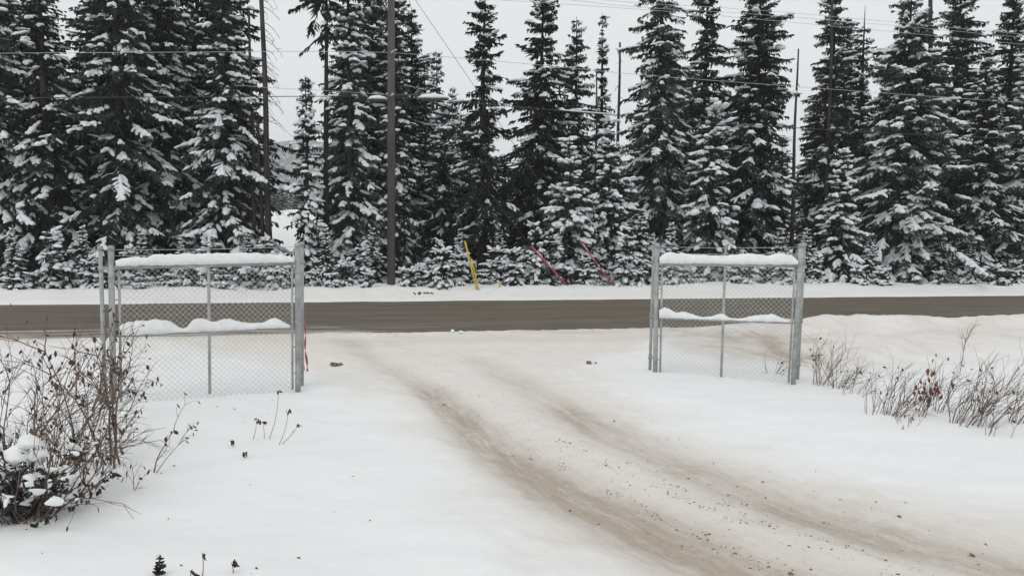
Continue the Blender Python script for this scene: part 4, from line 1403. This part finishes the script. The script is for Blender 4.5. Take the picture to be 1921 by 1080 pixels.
shrub(on_ground(1808, 795), 'thick dark weed clump right of the rusty one', 37, 26, 0.70, (0.45, 0.1), 0.45, 0.005, 0.08, 'weed', depth=2, name='weed_clump', cat='weeds', group=WD, base_r=0.16, kids=(3, 6))
shrub(on_ground(1845, 800), 'long leaning weed stalks near the right edge', 38, 7, 0.95, (0.7, 0.15), 0.3, 0.006, 0.2, 'weed', depth=3, name='weed_clump', cat='weeds', group=WD, base_r=0.1, kids=(2, 4))
shrub(on_ground(1868, 818), 'low thin weeds at the front of the patch near the right edge', 39, 5, 0.5, (0.5, 0.1), 0.6, 0.004, 0.08, 'weed', depth=2, name='weed_clump', cat='weeds', group=WD, base_r=0.15, kids=(2, 4))
shrub(on_ground(1695, 795), 'few short broken stalks in front of the fanned clump', 40, 10, 0.22, (0.2, 0.0), 0.7, 0.004, 0.4, 'weed', depth=2, name='weed_clump', cat='weeds', group=WD, base_r=0.2, kids=(1, 3))
shrub(on_ground(1450, 700), 'faint dry weeds seen through the right gate mesh', 41, 10, 0.40, (0.4, 0.1), 0.6, 0.004, 0.1, 'weed', depth=2, name='weed_clump', cat='weeds', group=WD, base_r=0.13, kids=(2, 4))
shrub(on_ground(1905, 790), 'dry weeds cut off by the right edge of the photo', 42, 12, 0.75, (0.4, 0.1), 0.5, 0.0045, 0.08, 'weed', depth=2, name='weed_clump', cat='weeds', group=WD, base_r=0.13, kids=(3, 5))

for k, (px, py, n_, h_, lab) in enumerate((
        (1600, 742, 9, 0.5, 'short weeds between the gate post clumps and the sparse upright stems'),
        (1700, 762, 12, 0.55, 'dense low brown weeds just behind the rusty seed heads'),
        (1762, 772, 12, 0.6, 'brown weeds between the rusty clump and the thick dark clump'),
        (1845, 775, 14, 0.6, 'brown weeds behind the long leaning stalks near the right edge'),
        (1770, 735, 6, 0.55, 'thin weeds higher up the bank above the rusty clump'),
        (1880, 740, 6, 0.7, 'thin pale stalks high on the bank near the right edge'))):
    shrub(on_ground(px, py), lab, 50 + k, n_, h_, (0.45, 0.1), 0.55, 0.0042, 0.06, 'weed', depth=2, name='weed_clump', cat='weeds', group=WD, base_r=0.16, kids=(3, 6))

ST_ = 'single dry stems in the open snow'
for k, (px, py, px2, py2, lab) in enumerate((
        (503, 823, 522, 732, 'tallest single dry stem below the left gate'),
        (521, 834, 541, 768, 'curved dry stem right of the tallest one'),
        (473, 824, 481, 786, 'dry stem with a dark curled leaf left of the tallest one'),
        (495, 822, 492, 790, 'thin short stem between two leafier ones'),
        (524, 832, 560, 796, 'leaning dry stem with hanging leaves, rightmost below the left gate'),
        (437, 838, 434, 826, 'tiny leaf tip poking from the snow, left of the stems'),
        (462, 858, 458, 848, 'dark curled leaf low in the snow below the stems'),
        (378, 1080, 379, 1036, 'thin straight stem at the bottom edge'),
        (438, 1074, 434, 1054, 'small hooked stem at the bottom edge, rightmost'),
        (352, 1082, 360, 1068, 'bent leafy tip at the bottom edge'))):
    b = on_ground(px, py)
    t = at(px2, py2, b[1])
    rg = np.random.default_rng(70 + k)
    root = empty('dry_stem', b, lab, 'stem', ST_)
    L = np.linalg.norm(t - b)
    q = np.linspace(0, 1, 8)[:, None]
    S = b - np.array((0, 0, 0.03)) * (1 - q) + (t - b) * q + np.array((0.06 * L, 0, 0)) * np.sin(q * np.pi)
    mb = MB()
    sweep(mb, S, np.linspace(0.0035, 0.002, 8), 5)
    mb.build('stalk', M['twig'], root, b)
    n = 3 + int(rg.integers(0, 3))
    p = t + rg.normal(0, 0.012, (n, 3))
    mb = MB()
    leaf_quads(mb, p, norm(rg.normal(0, 0.5, (n, 3)) + np.array((0.3, 0, -0.8))), rg.uniform(0.03, 0.065, n), rg)
    mb.build('leaves', M['dead_leaf'], root, b, smooth=False)
# little evergreen seedling at the bottom edge
b = on_ground(300, 1078)
root = empty('seedling', b, 'tiny dark seedling poking through the snow at the bottom edge', 'seedling')
rg = np.random.default_rng(5)
mb = MB(); sweep(mb, [b - (0, 0, 0.05), b + (0.0, 0, 0.07), b + (0.006, 0, 0.135)], [0.004, 0.003, 0.002], 5); mb.build('stalk', M['twig'], root, b)
mb = MB()
n = 90
hq = rg.uniform(0.0, 1, n)
p = b + np.stack([rg.normal(0, 0.004, n), rg.normal(0, 0.004, n), -0.02 + hq * 0.15], -1)
leaf_quads(mb, p, norm(rg.normal(0, 1, (n, 3)) * (1, 1, 0.3) + (0, 0, 0.2)), (0.018 + 0.035 * (1 - hq)) * rg.uniform(0.7, 1.2, n), rg)
mb.build('leaves', M['dark_leaf'], root, b, smooth=False)

# ------------------------------------------------------------------ clods and crumbs
def clod(px, py, size, label, mat, seed, cat='clod', name='dirt_clod'):
    b = on_ground(px, py)
    rg = np.random.default_rng(seed)
    mb = MB()
    n = 7
    p = rg.normal(0, 1, (n, 3)) * np.array((size * 0.5, size * 0.25, size * 0.10)) + np.array((0, 0, size * 0.10))
    d = norm(rg.normal(0, 1, (n, 3)) * (1, 0.6, 0.25))
    lumps(mb, p - d * size * 0.3, d, np.full(n, size * 0.6) * rg.uniform(0.6, 1.2, n), size * rg.uniform(0.18, 0.32, n), size * rg.uniform(0.16, 0.28, n), rg, 8)
    o = mb.build(name, M[mat])
    o.location = Vector(b.tolist())
    return tag(o, label, cat)
clod(635, 686, 0.15, 'dark dirt clod on the snow right of the left gate', 'clod', 1)
clod(866, 625, 0.17, 'white snow chunk at the near edge of the road', 'rail_snow', 2, 'snow chunk', 'snow_chunk')
clod(790, 551, 0.20, 'small dark clod on the far snow bank right of the pole', 'clod', 3)
clod(1105, 682, 0.10, 'flat dark clod on the driveway near the right gate', 'clod', 4)

rg = np.random.default_rng(44)
mb, mb2 = MB(), MB()
for pl, cnt, sd in ((RUT_L, 420, 0.26), (RUT_R, 160, 0.26), (RUT_M, 420, 0.40)):
    pl = np.array(pl)
    seg = rg.integers(2, len(pl) - 1, cnt)
    tt = rg.random(cnt)[:, None]
    q = pl[seg] * (1 - tt) + pl[seg + 1 - 1 * (seg + 1 >= len(pl))] * tt + rg.normal(0, sd, (cnt, 2)) + np.array((0.22, 0.18))
    z = height(q[:, 0], q[:, 1])[0]
    s = rg.lognormal(-5.6, 0.6, cnt)
    d = norm(np.stack([rg.normal(0, 1, cnt), rg.normal(0, 1, cnt), rg.normal(0, 0.2, cnt)], -1))
    p = np.stack([q[:, 0], q[:, 1], z], -1)
    dk = rg.random(cnt) < 0.9
    for m_, b_ in ((dk, mb), (~dk, mb2)):
        lumps(b_, p[m_], d[m_], s[m_] * 2.4, s[m_] * 0.9, s[m_] * 0.45, rg)
pl = np.array(RUT_L)
for k in range(70):
    i = rg.integers(4, len(pl) - 2)
    t_ = rg.random()
    a_ = pl[i] * (1 - t_) + pl[i + 1] * t_
    nrm = np.array((pl[i + 1] - pl[i])[::-1]) * (-1, 1)
    nrm = nrm / np.hypot(*nrm)
    nrm = nrm if nrm[0] > 0 else -nrm
    m_ = rg.integers(4, 12)
    q = a_ + nrm * rg.choice((0.33, 0.75, 1.0)) + rg.normal(0, 0.045, (m_, 2))
    p = np.stack([q[:, 0], q[:, 1], height(q[:, 0], q[:, 1])[0]], -1)
    s_ = rg.lognormal(-5.4, 0.45, m_)
    lumps(mb, p, norm(rg.normal(0, 1, (m_, 3)) * (1, 1, 0.2)), s_ * 2.6, s_ * 0.9, s_ * 0.5, rg)
o = mb.build('dirt_crumbs', M['clod']); o['kind'] = 'stuff'; o['label'] = 'dark crumbs of dirt along the wheel ruts'
o = mb2.build('snow_crumbs', M['ground_crumb'] if 'ground_crumb' in M else M['rail_snow']); o['kind'] = 'stuff'; o['label'] = 'crumbs of packed snow along the wheel ruts'

rg = np.random.default_rng(77)
n = 60
q = np.stack([rg.uniform(-5.5, -0.5, n), rg.uniform(4.6, 11, n)], -1)
z = height(q[:, 0], q[:, 1])
ok = z[2] < 0.2
p = np.stack([q[:, 0], q[:, 1], z[0] + 0.003], -1)[ok]
mb = MB()
leaf_quads(mb, p, norm(rg.normal(0, 1, p.shape) * (1, 1, 0.25)), rg.uniform(0.012, 0.04, len(p)), rg)
o = mb.build('leaf_litter', M['dead_leaf'], smooth=False); o['kind'] = 'stuff'; o['label'] = 'tiny bits of dead leaf lying on the open snow'

# ------------------------------------------------------------------ thin winter air
m, n, l, b = new_mat('haze_air')
for node in list(n):
    if node.type == 'BSDF_PRINCIPLED':
        n.remove(node)
pv = n.new("ShaderNodeVolumePrincipled")
pv.inputs['Color'].default_value = (0.93, 0.96, 1.0, 1)
pv.inputs['Density'].default_value = 0.00050
l.new(pv.outputs[0], n['Material Output'].inputs['Volume'])
c = np.array([(x, y, z) for z in (-3.0, 170.0) for x, y in ((-1650, -80), (1650, -80), (1650, 1750), (-1650, 1750))], float)
f = np.array([[0, 3, 2, 1], [4, 5, 6, 7], [0, 1, 5, 4], [1, 2, 6, 5], [2, 3, 7, 6], [3, 0, 4, 7]])
hz = mesh_obj('haze', c, f, m, None, False)
hz['kind'] = 'stuff'
hz['label'] = 'thin pale winter haze over the whole valley'
